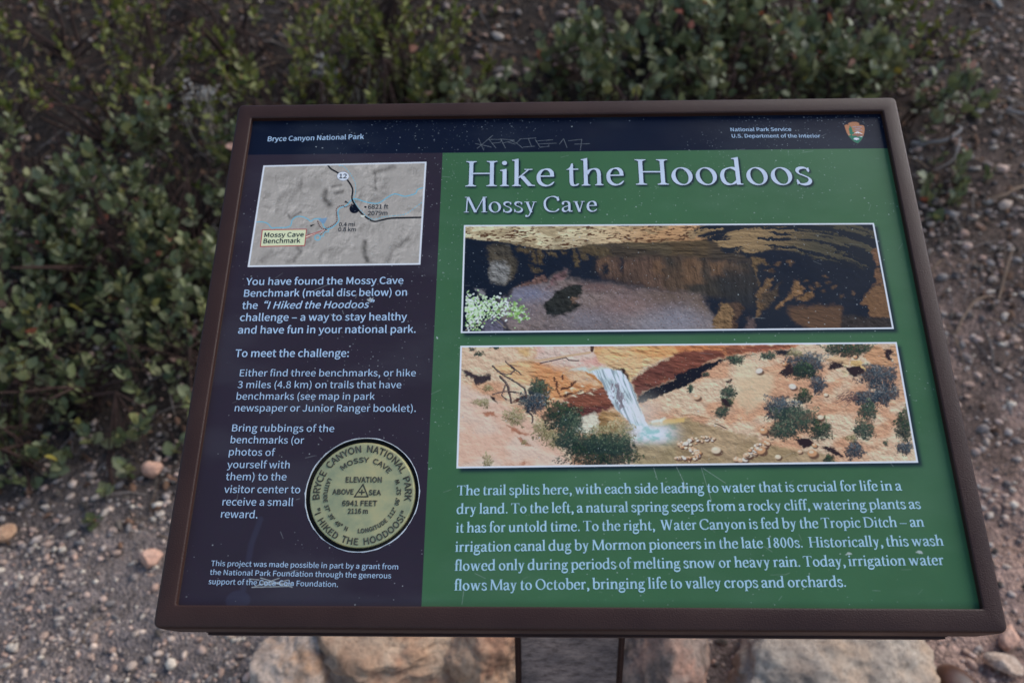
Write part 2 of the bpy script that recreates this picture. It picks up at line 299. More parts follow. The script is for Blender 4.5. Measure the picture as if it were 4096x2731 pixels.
'b':(217,'116,-5,-18,0,43,0,199,98,0,-65,0,59,123,195,49,0,-21,0,63,168,18,15,0,12,64,202,0,-11,0,26,64,279,0,-26,-10,0,32,279,11,0,0,-93,32,0,0,93,9,0,58,0,-9,0,1,7,61,20,-1,-7,0,0,62,20,0,0,16,-15/111,22,31,0,-13,0,64,42,17,-15,0,33,64,142,0,-33,18,17,115,168,-16,0,36,0,165,98,0,42,0,-47'),
'c':(179,'107,-5,-50,0,23,0,169,19,-17,-14,-5,7,155,41,4,-7,-12,-11,110,22,17,0,-35,0,51,95,0,-44,0,44,111,168,-35,0,15,0,149,152,-11,9,5,7,165,173,-5,-7,-13,12,110,195,24,0,-49,0,18,95,0,63,0,-63'),
'd':(217,'97,-5,-48,0,23,0,155,22,-15,-14,0,0,156,22,-1,0,1,-7,159,0,-1,7,8,0,185,0,-9,0,0,93,185,279,0,-93,-11,0,153,279,10,0,0,-25,153,206,0,24,0,-11,154,173,0,11,-16,14,101,195,22,0,-44,0,19,95,0,62,0,-63/104,22,17,0,-33,0,51,95,0,-46,0,44,106,168,-30,0,16,0,153,148,-16,14,0,-33,153,48,0,34,-16,-17'),
'e':(194,'109,-5,-51,0,26,0,172,15,-17,-11,-4,7,160,36,4,-7,-14,-9,113,21,18,0,-36,0,50,88,2,-41,42,0,178,88,-43,0,1,4,179,106,0,-7,0,54,103,195,49,0,-43,0,18,95,0,62,0,-63/49,110,34,0,4,38,104,169,-27,0,30,0,151,110,0,39,-34,0'),
'f':(114,'12,164,0,8,8,0,37,164,-8,0,0,-55,37,0,0,55,11,0,69,0,-10,0,0,55,69,164,0,-55,14,0,110,164,-14,0,0,9,110,190,0,-9,-14,0,69,190,14,0,0,10,69,220,0,-10,0,25,96,258,-18,0,7,0,118,252,-7,4,2,9,125,277,-3,-8,-9,4,93,283,12,0,-38,0,37,221,0,38,0,-11,37,190,0,10,-8,0,12,188,8,1,0,-8'),
'g':(198,'96,-88,-46,0,59,0,193,-22,0,-35,0,32,126,23,44,0,-12,0,89,23,12,0,-26,0,56,44,0,-12,0,11,68,67,-7,-6,8,-4,96,60,-9,0,39,0,166,126,0,-40,0,17,150,166,9,-9,13,0,189,166,-13,0,0,8,189,190,0,-8,-22,0,123,190,22,0,-7,3,96,195,11,0,-38,0,25,127,0,42,0,-23,50,76,-13,10,0,0,50,75,0,0,-10,-7,29,39,0,16,0,-15,46,8,-10,6,0,-1,46,6,0,1,-18,-11,18,-37,0,17,0,-32/96,82,22,0,-22,0,56,127,0,-28,0,28,96,172,-22,0,23,0,137,127,0,28,0,-28/101,-65,37,0,-35,0,46,-32,0,-21,0,11,65,0,-14,-10,9,-2,90,-3,-7,0,11,0,123,-3,-11,0,25,0,161,-27,0,18,0,-20'),
'h':(213,'32,0,0,93,11,0,64,0,-10,0,0,46,64,138,0,-46,19,19,116,167,-19,0,25,0,152,116,0,36,0,-39,152,0,0,39,11,0,184,0,-10,0,0,40,184,120,0,-40,0,49,126,195,40,0,-26,0,63,163,18,18,0,13,64,202,0,-13,0,26,64,279,0,-26,-10,0,32,279,11,0,0,-93'),
'i':(97,'32,0,0,63,11,0,64,0,-10,0,0,63,64,190,0,-63,-10,0,32,190,11,0,0,-63/48,229,-12,0,13,0,70,251,0,-13,0,12,48,271,13,0,-12,0,27,251,0,12,0,-13'),
'j':(97,'12,-85,-11,0,38,0,64,-22,0,-39,0,71,64,190,0,-70,-10,0,33,190,10,0,0,-70,33,-22,0,71,0,-23,9,-59,19,0,-7,0,-9,-56,5,-1,-2,-8,-15,-80,2,8,6,-3/48,229,-12,0,13,0,70,251,0,-13,0,12,48,271,13,0,-12,0,27,251,0,12,0,-13'),
'k':(194,'32,0,0,93,11,0,64,0,-11,0,0,17,64,50,0,-17,12,14,99,92,-11,-14,19,-31,155,0,-18,31,12,0,190,0,-12,0,-24,38,118,113,24,-37,21,26,181,190,-21,-25,-12,0,146,190,12,0,-27,-33,65,90,27,33,0,0,64,90,0,0,0,63,64,279,0,-63,-11,0,32,279,11,0,0,-93'),
'l':(100,'66,-5,-24,0,9,0,84,-2,-4,-1,-1,8,80,23,1,-8,-4,-1,73,22,2,0,-5,0,64,36,0,-10,0,81,64,279,0,-81,-10,0,32,279,11,0,0,-81,32,38,0,80,0,-27'),
'm':(325,'32,0,0,63,11,0,64,0,-10,0,0,46,64,138,0,-46,18,20,112,167,-14,0,24,0,147,116,0,36,0,-39,147,0,0,39,11,0,179,0,-10,0,0,46,179,138,0,-46,18,20,227,167,-14,0,24,0,263,116,0,36,0,-39,263,0,0,39,10,0,294,0,-10,0,0,40,294,120,0,-40,0,49,237,195,39,0,-23,0,174,159,20,21,-8,22,121,195,30,0,-22,0,62,162,17,19,0,0,62,162,0,0,-1,10,58,190,2,-9,-8,0,32,190,9,0,0,-63'),
'n':(214,'32,0,0,63,11,0,64,0,-10,0,0,46,64,138,0,-46,19,19,116,167,-19,0,25,0,152,116,0,36,0,-39,152,0,0,39,11,0,184,0,-10,0,0,40,184,120,0,-40,0,49,126,195,40,0,-26,0,62,162,18,19,0,0,62,162,0,0,-1,10,58,190,2,-9,-8,0,32,190,9,0,0,-63'),
'o':(213,'106,-5,-46,0,47,0,194,95,0,-63,0,63,106,195,47,0,-46,0,18,95,0,63,0,-63/106,22,33,0,-33,0,51,95,0,-44,0,44,106,168,-33,0,33,0,161,95,0,44,0,-44'),
'p':(217,'32,-80,0,90,11,0,64,-80,-10,0,0,21,64,-16,0,-21,0,11,63,18,1,-12,18,-15,116,-5,-17,0,43,0,199,98,0,-65,0,59,123,195,49,0,-22,0,62,168,17,14,0,0,62,168,0,0,-1,7,58,190,2,-7,-8,0,32,190,9,0,0,-90/111,22,31,0,-13,0,64,42,17,-15,0,33,64,142,0,-33,19,17,115,168,-16,0,36,0,165,98,0,42,0,-47'),
'r':(136,'32,0,0,63,11,0,64,0,-10,0,0,41,64,122,0,-41,13,32,112,166,-16,0,8,0,131,163,-7,2,2,9,137,191,-2,-9,-6,3,116,195,9,0,-21,0,62,155,14,25,0,0,62,155,0,0,-1,12,58,190,2,-11,-8,0,32,190,9,0,0,-63'),
's':(164,'82,-5,-27,0,45,0,151,52,0,-31,0,36,93,110,28,-11,-21,8,52,143,0,-18,0,15,88,170,-25,0,16,0,131,153,-13,10,5,7,146,173,-5,-6,-14,12,87,195,24,0,-41,0,22,141,0,30,0,-32,77,86,-27,10,21,-8,120,50,0,19,0,-16,83,20,25,0,-23,0,27,43,16,-14,-6,-7,11,22,5,7,18,-15'),
't':(132,'92,-5,-41,0,12,0,127,2,-11,-3,-2,9,121,27,2,-8,-7,-3,99,21,7,0,-22,0,70,58,0,-23,0,35,70,164,0,-35,17,0,121,164,-17,0,0,9,121,190,0,-9,-17,0,70,190,17,0,0,18,70,244,0,-18,-9,0,43,244,9,0,-1,-18,40,190,1,18,-10,0,9,188,10,1,0,-8,9,164,0,8,10,0,38,164,-10,0,0,-35,38,59,0,35,0,-38'),
'u':(213,'88,-5,-40,0,26,0,151,30,-18,-21,0,0,152,30,-1,0,0,-10,154,0,-1,10,9,0,181,0,-9,0,0,63,181,190,0,-63,-11,0,149,190,10,0,0,-45,149,55,0,45,-18,-22,97,23,20,0,-25,0,62,74,0,-36,0,38,62,190,0,-39,-11,0,29,190,11,0,0,-40,29,70,0,40,0,-49'),
'v':(183,'73,0,-23,63,13,0,111,0,-13,0,22,63,178,190,-23,-63,-11,0,146,190,11,0,-12,-36,110,82,12,36,-5,-19,93,26,5,18,-1,0,91,26,1,0,-6,18,74,82,5,-19,-12,36,38,190,12,-36,-11,0,5,190,11,0,22,-63'),
'w':(281,'62,0,-17,63,13,0,99,0,-12,0,9,34,126,102,-9,-34,5,18,139,157,-4,-19,1,0,141,157,0,0,5,-19,154,103,-5,17,9,-35,181,0,-9,34,13,0,220,0,-13,0,17,63,272,190,-17,-63,-11,0,241,190,10,0,-9,-37,213,80,9,37,-4,-18,202,27,4,18,-1,0,200,27,1,0,-5,18,187,80,4,-18,-10,37,157,190,10,-37,-11,0,126,190,10,0,-10,-37,96,80,10,37,-5,-18,83,27,4,18,0,0,82,27,0,0,-4,18,70,80,4,-18,-9,37,42,190,9,-37,-11,0,9,190,11,0,18,-63'),
'y':(183,'35,-82,-8,0,38,0,106,-16,-13,-37,24,69,178,190,-24,-69,-11,0,147,190,10,0,-12,-35,112,85,12,35,-5,-17,97,31,5,17,-1,0,95,31,1,0,-6,18,76,85,6,-17,-13,35,38,190,13,-35,-11,0,5,190,11,0,25,-63,81,0,-26,63,-2,-5,77,-15,1,5,-8,-23,34,-56,21,0,-5,0,19,-53,4,-1,-2,-8,13,-78,2,8,6,-3'),
'°':(130,'65,168,-26,0,26,0,114,218,0,-30,0,30,65,268,26,0,-26,0,16,218,0,30,0,-30/65,186,17,0,-17,0,35,218,0,-19,0,19,65,250,-17,0,17,0,95,218,0,19,0,-19'),
'–':(188,'16,88,0,7,52,0,172,88,-52,0,0,7,172,109,0,-7,-52,0,16,109,52,0,0,-7'),
'“':(351,'270,283,-19,-9,-3,5,262,297,3,-5,-22,-11,218,231,0,31,0,-19,246,198,-15,0,16,0,270,221,0,-11,0,12,248,243,13,0,-4,0,238,240,3,2,0,16/337,283,-19,-9,-3,5,329,297,3,-5,-22,-11,286,231,0,31,0,-19,313,198,-15,0,16,0,337,221,0,-11,0,12,315,243,13,0,-4,0,306,240,2,2,0,16'),
'”':(351,'81,210,18,9,2,-5,88,196,-3,5,22,11,132,262,0,-31,0,19,104,295,15,0,-16,0,80,272,0,12,0,-12,102,250,-13,0,4,0,112,253,-2,-2,0,-16/13,210,19,9,3,-5,21,196,-3,5,22,11,64,262,0,-31,0,19,37,295,15,0,-16,0,13,272,0,12,0,-12,35,250,-13,0,4,0,44,253,-2,-2,0,-16'),
' ':(79,''),
}

# ------------------------------------------------------------------ lettering: a sans (outline data above) and a serif drawn with a broad nib
def sans_line(name, text, x0, y0, x1, y1, cap, mat, bold=0.0, slant=0.0, parent=None, z=DEP-0.00015):
    """text set between two points of the sign plane; cap height in metres"""
    k = cap/257.0
    adv = sum(SANS[c][0] for c in text)
    # ink extents
    first = min((p[0] for s in SANS[text[0]][1] for p in s), default=0)
    lastg = max((p[0] for s in SANS[text[-1]][1] for p in s), default=0)
    ink = adv-SANS[text[-1]][0]+lastg-first
    L = math.hypot(x1-x0, y1-y0); kx = L/ink
    ex = np.array([(x1-x0)/L, (y1-y0)/L]); ey = np.array([-0.02, -1.0])
    cu = bpy.data.curves.new(name, 'CURVE'); cu.dimensions = '2D'; cu.fill_mode = 'BOTH'; cu.resolution_u = 4
    pen = -first
    SC = 1000.0
    for ch in text:
        a, spl = SANS[ch]
        for s in spl:
            sp = cu.splines.new('BEZIER'); sp.bezier_points.add(len(s)-1); sp.use_cyclic_u = True
            for bp, (x, y, lx, ly, rx, ry) in zip(sp.bezier_points, s):
                def tr(xx, yy): return ((pen+xx+slant*yy)*kx*SC, yy*k*SC, 0)
                bp.handle_left_type = bp.handle_right_type = 'FREE'
                bp.co = tr(x, y); bp.handle_left = tr(x+lx, y+ly); bp.handle_right = tr(x+rx, y+ry)
        pen += a
    tmp = bpy.data.objects.new('tmp', cu); col.objects.link(tmp)
    dg = bpy.context.evaluated_depsgraph_get()
    me = bpy.data.meshes.new_from_object(tmp.evaluated_get(dg))
    bpy.data.objects.remove(tmp); bpy.data.curves.remove(cu)
    n = len(me.vertices); co = np.zeros(n*3, np.float32); me.vertices.foreach_get('co', co); co = co.reshape(-1, 3)/SC
    me.name = name
    p = np.array([x0, y0])[None]+co[:, :1]*ex[None]+co[:, 1:2]*ey[None]
    out = np.stack([p[:, 0], p[:, 1], np.full(n, z)], 1)
    if bold:   # heavier weight: the same letters laid over themselves a hair apart
        m3 = len(me.loops); li = np.zeros(m3, np.int32); me.loops.foreach_get('vertex_index', li)
        ls = np.zeros(len(me.polygons), np.int32); me.polygons.foreach_get('loop_start', ls)
        lt = np.zeros(len(me.polygons), np.int32); me.polygons.foreach_get('loop_total', lt)
        tri = np.stack([li[s:s+3] for s, t in zip(ls, lt) if t == 3]) if np.all(lt == 3) else None
        if tri is None:
            bm = bmesh.new(); bm.from_mesh(me); bmesh.ops.triangulate(bm, faces=bm.faces[:]); tri = np.array([[v.index for v in f.verts] for f in bm.faces]); bm.free()
        b = bold*k; d2 = [(0, 0), (-b, 0), (b, 0), (0, -b*.8), (0, b*.8)]
        VV = np.vstack([out+np.array([dx, dy, -.000012*q]) for q, (dx, dy) in enumerate(d2)]); FF = np.vstack([tri+q*n for q in range(len(d2))])
        old = me; me = mesh_np(name, VV, FF); bpy.data.meshes.remove(old)
    else:
        me.vertices.foreach_set('co', out.astype(np.float32).ravel()); me.update()
    me.materials.clear(); me.materials.append(mat)
    return me

def _cr(pts, n=7):
    P = np.array(pts, float); m = len(P)
    if m < 3: return P
    out = []
    Q = np.vstack([2*P[0]-P[1], P, 2*P[-1]-P[-2]])
    for i in range(1, m):
        p0, p1, p2, p3 = Q[i-1], Q[i], Q[i+1], Q[i+2]
        for t in np.linspace(0, 1, n, endpoint=False):
            out.append(.5*((2*p1)+(-p0+p2)*t+(2*p0-5*p1+4*p2-p3)*t*t+(-p0+3*p1-3*p2+p3)*t**3))
    out.append(P[-1]); return np.array(out)
class Glyphs:
    def __init__(s, S, T):
        s.S, s.T = S, T
        s.g = {}
        s.build()
    def nib(s, pts, S=None, T=None, ang=14, e0=1.0, e1=1.0):
        """broad-nib stroke: polygon along a smooth path"""
        S = S or s.S; T = T or s.T
        c = _cr(pts); d = np.gradient(c, axis=0); a = np.arctan2(d[:, 1], d[:, 0])
        w = T+(S-T)*np.abs(np.sin(a-rad(ang)))**1.15
        f = np.linspace(0, 1, len(c)); w = w*np.where(f < .12, e0+(1-e0)*f/.12, 1)*np.where(f > .88, e1+(1-e1)*(1-f)/.12, 1)
        nrm = np.stack([-np.sin(a), np.cos(a)], 1)*w[:, None]/2
        return ('strip', c+nrm, c-nrm)
    def ring(s, cx, cy, rx, ry, S=None, T=None, rot=8):
        S = S or s.S; T = T or s.T; th = np.linspace(0, 2*math.pi, 33); r = rad(rot)
        o = np.stack([cx+rx*np.cos(th), cy+ry*np.sin(th)], 1)
        ix, iy = rx-S*1.02, ry-T*1.05
        x = ix*np.cos(th); y = iy*np.sin(th); sh = math.tan(r)
        i = np.stack([cx+x-sh*y*.9, cy+y], 1)
        return ('strip', o, i)
    def dot(s, x, y, r):
        th = np.linspace(0, 2*math.pi, 17); return ('fan', np.stack([x+r*np.cos(th), y+r*np.sin(th)], 1)[:-1])
    def poly(s, *p): return ('fan', np.array(p, float))
    def slab(s, xc, y, l, r, up=1, th=24):
        """bracketed serif; up=1 sits on the baseline, -1 hangs from the top"""
        h = s.S/2
        return s.poly((xc-h-l, y), (xc+h+r, y), (xc+h+r, y+up*th*.8), (xc+h+r*.45, y+up*th*1.1), (xc+h, y+up*(th+26)), (xc-h, y+up*(th+26)), (xc-h-l*.45, y+up*th*1.1), (xc-h-l, y+up*th*.8))
    def stem(s, xc, y0, y1, top=None, bot='s', ser=52):
        h = s.S/2; o = [s.poly((xc-h, y0), (xc+h, y0), (xc+h, y1+(12 if top == 'f' else 0)), (xc-h, y1-(14 if top == 'f' else 0)))]
        if top == 'f': o.append(s.poly((xc-h+2, y1-60), (xc-h+2, y1-6), (xc+h, y1+12), (xc-h-14, y1-12), (xc-h-ser-6, y1-22), (xc-h-ser-6, y1-40), (xc-h-20, y1-46)))
        if top == 's': o.append(s.slab(xc, y1, ser, ser, -1))
        if bot == 's': o.append(s.slab(xc, y0, ser, ser, 1))
        return o
    def diag(s, xa, ya, xb, yb, w): return s.poly((xa-w/2, ya), (xb-w/2, yb), (xb+w/2, yb), (xa+w/2, ya))
    def ser(s, xc, y, l, r, up=-1, th=24): return s.poly((xc-l, y), (xc+r, y), (xc+r, y+up*th), (xc-l, y+up*th))
    def build(s):
        S, T = s.S, s.T; g = s.g; h = S/2
        def arch(x, w): # from stem at x to stem centre x+w
            return [s.nib([(x+h*.6, 300), (x+w*.30, 388), (x+w*.62, 424), (x+w*.90, 392), (x+w, 300), (x+w, 200)], ang=10), s.poly((x+w-h, 0), (x+w+h, 0), (x+w+h, 205), (x+w-h, 205)), s.slab(x+w, 0, 50, 50)]
        g['i'] = (262, s.stem(128, 0, 438, 'f')+[s.dot(124, 598, 50+S*.05)])
        g['l'] = (258, s.stem(126, 0, 700, 'f'))
        g['n'] = (545, s.stem(128, 0, 438, 'f')+arch(128, 290))
        g['h'] = (545, s.stem(128, 0, 700, 'f')+arch(128, 290))
        g['m'] = (830, s.stem(128, 0, 438, 'f')+arch(128, 284)+arch(412, 286))
        g['r'] = (372, s.stem(128, 0, 438, 'f')+[s.nib([(150, 300), (185, 370), (235, 415), (290, 420)], ang=40), s.dot(302, 400, 44)])
        g['u'] = (545, [s.nib([(118, 425), (118, 250), (122, 120), (155, 40), (225, 12), (310, 50), (385, 130)], ang=12), s.poly((118-h-46, 438), (118+h, 438), (118+h, 400), (118-h, 400), (118-h-46, 415))]+s.stem(402, 30, 438, None, None)+[s.poly((402-h-46, 438), (402+h, 438), (402+h, 400), (402-h, 405), (402-h-46, 416)), s.poly((402-h, 60), (402+h, 60), (402+h, 30), (402+h+56, 22), (402+h+56, 0), (402-h, 0))])
        g['o'] = (500, [s.ring(250, 216, 218, 230)])
        g['c'] = (432, [s.nib([(352, 340), (330, 395), (258, 430), (165, 405), (95, 320), (78, 215), (100, 105), (170, 30), (260, 8), (335, 35), (398, 95)], e1=.4), s.dot(350, 345, 42)])
        g['e'] = (455, [s.nib([(368, 255), (360, 345), (310, 410), (240, 430), (155, 400), (92, 310), (78, 210), (100, 105), (170, 30), (262, 8), (345, 40), (410, 105)], e1=.35), s.poly((95, 236), (412, 236), (412, 266), (95, 266))])
        g['a'] = (448, [s.nib([(80, 338), (108, 398), (180, 432), (262, 420), (315, 370), (325, 290), (325, 60)], ang=8), s.dot(92, 338, 44), s.nib([(320, 255), (215, 222), (120, 180), (82, 110), (110, 35), (180, 12), (255, 45), (325, 120)], ang=30), s.nib([(325, 80), (340, 25), (385, 12), (436, 40)], S=S*.9, ang=0, e1=.5)])
        g['s'] = (388, [s.nib([(318, 345), (285, 405), (205, 432), (115, 408), (85, 345), (118, 280), (205, 232), (295, 175), (325, 105), (285, 35), (195, 6), (105, 30), (62, 100)], ang=-35, S=S*.92), s.poly((302, 320), (326, 320), (326, 432), (306, 432), (290, 400)), s.poly((52, 135), (76, 135), (92, 40), (70, 4), (54, 4))])
        g['t'] = (328, [s.nib([(140, 440), (140, 250), (142, 100), (165, 30), (225, 10), (302, 50)], ang=8, e1=.5), s.poly((20, 412), (75, 440), (118, 490), (142, 572), (140+h, 572), (140+h, 412)), s.poly((100, 410), (298, 410), (298, 438), (100, 438))])
        g['d'] = (540, s.stem(398, 20, 700, 'f', None)+[s.nib([(385, 372), (310, 425), (225, 425), (130, 375), (82, 280), (80, 170), (120, 60), (200, 10), (290, 25), (385, 105)]), s.poly((398-h, 70), (398+h, 70), (398+h, 30), (398+h+50, 22), (398+h+50, 0), (398-h, 0))])
        g['b'] = (525, s.stem(120, 20, 700, 'f', None)+[s.nib([(140, 350), (225, 420), (320, 425), (408, 365), (444, 250), (428, 120), (350, 25), (240, 8), (140, 40)])])
        g['p'] = (530, s.stem(122, -205, 438, 'f')+[s.nib([(142, 350), (225, 420), (320, 425), (410, 365), (446, 250), (428, 120), (350, 25), (240, 8), (142, 50)])])
        g['g'] = (475, [s.ring(208, 288, 158, 146, S=S*.88), s.nib([(318, 372), (360, 408), (430, 420)], S=T*1.5, T=T*1.2), s.dot(426, 398, 30), s.nib([(140, 175), (92, 120), (98, 68), (160, 42), (280, 36), (385, 5), (415, -70), (360, -155), (235, -196), (105, -170), (50, -100), (85, -30), (160, 30)], ang=80, S=S*.85)])
        g['v'] = (478, [s.diag(112, 438, 250, -6, S*1.04), s.diag(372, 438, 250, -6, T*1.2), s.ser(112, 438, 92, 88), s.ser(378, 438, 78, 74)])
        g['y'] = (478, [s.diag(112, 438, 262, -6, S*1.04), s.diag(372, 438, 236, -20, T*1.25), s.nib([(238, 0), (205, -95), (165, -165), (105, -185)], S=T*1.5, T=T*1.1), s.dot(92, -160, 42), s.ser(112, 438, 92, 88), s.ser(378, 438, 78, 74)])
        g['w'] = (738, [s.diag(112, 438, 232, -6, S), s.diag(348, 438, 232, -6, T*1.2), s.diag(348, 438, 492, -6, S), s.diag(625, 438, 492, -6, T*1.2), s.ser(112, 438, 92, 78), s.ser(335, 438, 76, 82), s.ser(632, 438, 78, 78)])
        g['k'] = (520, s.stem(124, 0, 700, 'f')+[s.diag(385, 425, 165, 205, T*1.5), s.ser(385, 438, 92, 82), s.diag(232, 262, 425, 0, S*1.25), s.poly((380, 0), (520, 0), (520, 22), (460, 30))])
        g['f'] = (302, [s.nib([(144, 20), (144, 400), (148, 560), (185, 660), (260, 700), (318, 668)], ang=5), s.dot(322, 648, 40), s.slab(144, 0, 50, 60), s.poly((22, 405), (292, 405), (292, 438), (22, 438))])
        g['T'] = (600, s.stem(300, 0, 650, None, 's', 70)+[s.poly((30, 622), (570, 622), (570, 651), (30, 651)), s.poly((22, 520), (44, 520), (78, 612), (110, 624), (30, 651)), s.poly((578, 520), (556, 520), (522, 612), (490, 624), (570, 651))])
        g['H'] = (745, s.stem(150, 0, 651, 's', 's', 72)+s.stem(598, 0, 651, 's', 's', 72)+[s.poly((150, 312), (598, 312), (598, 345), (150, 345))])
        g['M'] = (862, [s.diag(132, 651, 108, 0, T*1.5), s.diag(150, 651, 432, 0, S*1.15), s.diag(715, 651, 432, 0, T*1.2), s.diag(718, 651, 742, 0, S*1.1), s.ser(108, 0, 90, 90, 1), s.ser(742, 0, 100, 105, 1), s.ser(150, 651, 110, 50), s.ser(728, 651, 50, 100)])
        g['D'] = (722, s.stem(140, 0, 651, 's', 's', 60)+[s.nib([(150, 634), (330, 630), (520, 560), (615, 420), (622, 300), (570, 140), (440, 40), (280, 16), (150, 18)], ang=0)])
        g['O'] = (738, [s.ring(369, 322, 326, 338, rot=6)])
        g['C'] = (668, [s.nib([(590, 470), (560, 580), (450, 640), (340, 645), (200, 590), (108, 470), (88, 330), (120, 170), (220, 50), (370, 6), (500, 25), (610, 120)]), s.poly((572, 455), (598, 455), (602, 640), (580, 640), (548, 590))])
        g['W'] = (905, [s.diag(125, 651, 292, -8, S*1.1), s.diag(455, 651, 292, -8, T*1.3), s.diag(420, 651, 622, -8, S*1.1), s.diag(788, 651, 622, -8, T*1.3), s.ser(125, 651, 110, 100), s.ser(425, 651, 80, 110), s.ser(795, 651, 90, 95)])
        g['1'] = (460, s.stem(235, 0, 640, None, 's', 62)+[s.poly((90, 560), (235-h, 585), (235+h, 640), (235+h, 650), (95, 588))])
        g['8'] = (470, [s.ring(235, 480, 150, 160, S=S*.85), s.ring(235, 168, 182, 178)])
        g['0'] = (470, [s.ring(235, 320, 192, 332, S=S*.95, rot=2)])
        g[','] = (228, [s.dot(112, 44, 54), s.nib([(135, 50), (146, -20), (120, -85), (70, -128)], S=T*2.2, T=T*1.2, e1=.4)])
        g['.'] = (228, [s.dot(112, 44, 54)])
        g['–'] = (500, [s.poly((20, 196), (480, 196), (480, 232), (20, 232))])
        g[' '] = (178, [])
    def line(s, text, track=0):
        """-> vertices (2D, font units), faces, advance, ink start"""
        Vt, F, Z = [], [], []; n = 0; pen = 0; first = None
        for ch in text:
            a, pcs = s.g[ch]
            for q, pc in enumerate(pcs):
                if pc[0] == 'strip':
                    A, B = pc[1], pc[2]; m = len(A)
                    P = np.vstack([A, B]); f = [(i, i+1, m+i+1, m+i) for i in range(m-1)]
                else:
                    P = pc[1]; f = [tuple(range(len(P)))]
                Vt.append(P+[pen, 0]); Z.append(np.full(len(P), q*1.0)); F += [tuple(n+k for k in t) for t in f]; n += len(P)
            pen += a+track
        Vt = np.vstack(Vt); Z = np.concatenate(Z)
        return Vt, Z, F
def serif_line(font, name, text, x0, y0, x1, y1, cap, mat, track=0, z=DEP-0.00012):
    P, Z, F = font.line(text, track)
    mn, mx = P[:, 0].min(), P[:, 0].max(); L = math.hypot(x1-x0, y1-y0)
    ex = np.array([(x1-x0)/L, (y1-y0)/L]); ey = np.array([0.0, -1.0])
    k = cap/651.0
    p = np.array([x0, y0])[None]+((P[:, :1]-mn)*L/(mx-mn))*ex[None]+(P[:, 1:2]*k)*ey[None]
    me = bpy.data.meshes.new(name)
    me.from_pydata([(a, b, z-0.00002*c) for (a, b), c in zip(p.tolist(), Z)], [], F)
    # every piece faces the reader
    me.update(); bm = bmesh.new(); bm.from_mesh(me)
    bm.normal_update()
    for f in bm.faces:
        if f.normal.z > 0: f.normal_flip()
    bmesh.ops.triangulate(bm, faces=[f for f in bm.faces if len(f.verts) > 4])
    bm.to_mesh(me); bm.free()
    me.materials.append(mat)
    return me, p, F

# ------------------------------------------------------------------ the print on the sign face, painted in code
TW = 2240; TH = int(round(TW*HY/HX))
PXM = TW/(2*HX)
def tx(px, py):
    a, b = on_plane(px, py); return (a+HX)*PXM, (b+HY)*PXM
def crop(ox, oy, s): return lambda x, y: (ox+x/s, oy+y/s)
def sst(a, b, x): t = np.clip((x-a)/(b-a), 0, 1); return t*t*(3-2*t)
def pin(pts, X, Y):
    pts = np.array(pts, float); ins = np.zeros(X.shape, bool); n = len(pts)
    for i in range(n):
        x0, y0 = pts[i]; x1, y1 = pts[(i+1) % n]
        if y0 == y1: continue
        c = ((y0 > Y) != (y1 > Y)) & (X < (x1-x0)*(Y-y0)/(y1-y0)+x0); ins ^= c
    return ins
def sdist(pts, X, Y, closed=True):
    pts = np.array(pts, float); n = len(pts); d = np.full(X.shape, 1e9)
    for i in range(n if closed else n-1):
        x0, y0 = pts[i]; x1, y1 = pts[(i+1) % n]; dx, dy = x1-x0, y1-y0; L = dx*dx+dy*dy+1e-9
        t = np.clip(((X-x0)*dx+(Y-y0)*dy)/L, 0, 1); d = np.minimum(d, (X-x0-t*dx)**2+(Y-y0-t*dy)**2)
    return np.sqrt(d)
def area(pts, X, Y, soft):
    d = sdist(pts, X, Y); s = np.where(pin(pts, X, Y), d, -d); return sst(-soft, soft, s)
def blur(a, r):
    r = int(max(1, r))
    for _ in range(3):
        for ax in (0, 1):
            p = np.pad(a, [(r+1, r) if i == ax else (0, 0) for i in range(2)], mode='edge').cumsum(ax)
            a = (np.take(p, range(2*r+1, p.shape[ax]), ax)-np.take(p, range(0, p.shape[ax]-2*r-1), ax))/(2*r+1)
    return a
def S2L(c):
    c = np.asarray(c, float)/255.0
    return np.where(c < .04045, c/12.92, ((c+.055)/1.055)**2.4)
WHITE = S2L((214, 222, 238))
def ink(c):
    """printed colour (reflectance) that shows as sRGB c in the blue open shade where white board shows WHITE"""
    return np.clip(S2L(c)/WHITE*0.78, 0, .85)
class Patch:
    """a rectangle of the print with, for each texel, its place in the working coordinates of one photograph crop"""
    def __init__(s, quad, cr):
        q = np.array([tx(*cr(*p)) for p in quad]); s.q = q
        s.x0, s.y0 = int(q[:, 0].min())-2, int(q[:, 1].min())-2; s.x1, s.y1 = int(q[:, 0].max())+3, int(q[:, 1].max())+3
        ys, xs = np.mgrid[s.y0:s.y1, s.x0:s.x1]; s.TX, s.TY = xs, ys
        px = (xs+.5)/PXM-HX; py = (ys+.5)/PXM-HY
        P = np.stack([px, py, np.full(px.shape, DEP)], -1)@RC.T+TC
        ix = 2048+FPX*P[..., 0]/P[..., 2]; iy = 1365.5+FPX*P[..., 1]/P[..., 2]
        o0 = cr(0, 0); sc = 1/(cr(1, 0)[0]-o0[0]); s.X = (ix-o0[0])*sc; s.Y = (iy-o0[1])*sc
        s.img = np.zeros(s.X.shape+(3,))
    def put(s, m, c):
        c = ink(c) if not isinstance(c, np.ndarray) else c
        m = np.clip(m, 0, 1)[..., None]; s.img = s.img*(1-m)+c*m
    def grad(s, n, stops):
        """colour ramp of noise n"""
        v = np.array([p for p, _ in stops]); c = np.array([ink(k) for _, k in stops])
        return np.stack([np.interp(n, v, c[:, i]) for i in range(3)], -1)
    def inside(s): return area([tuple(p) for p in s.q], s.TX+.5, s.TY+.5, .6)
def _grid(pts, ox, oy, k): return [(ox+k*x, oy+k*y) for x, y in pts]
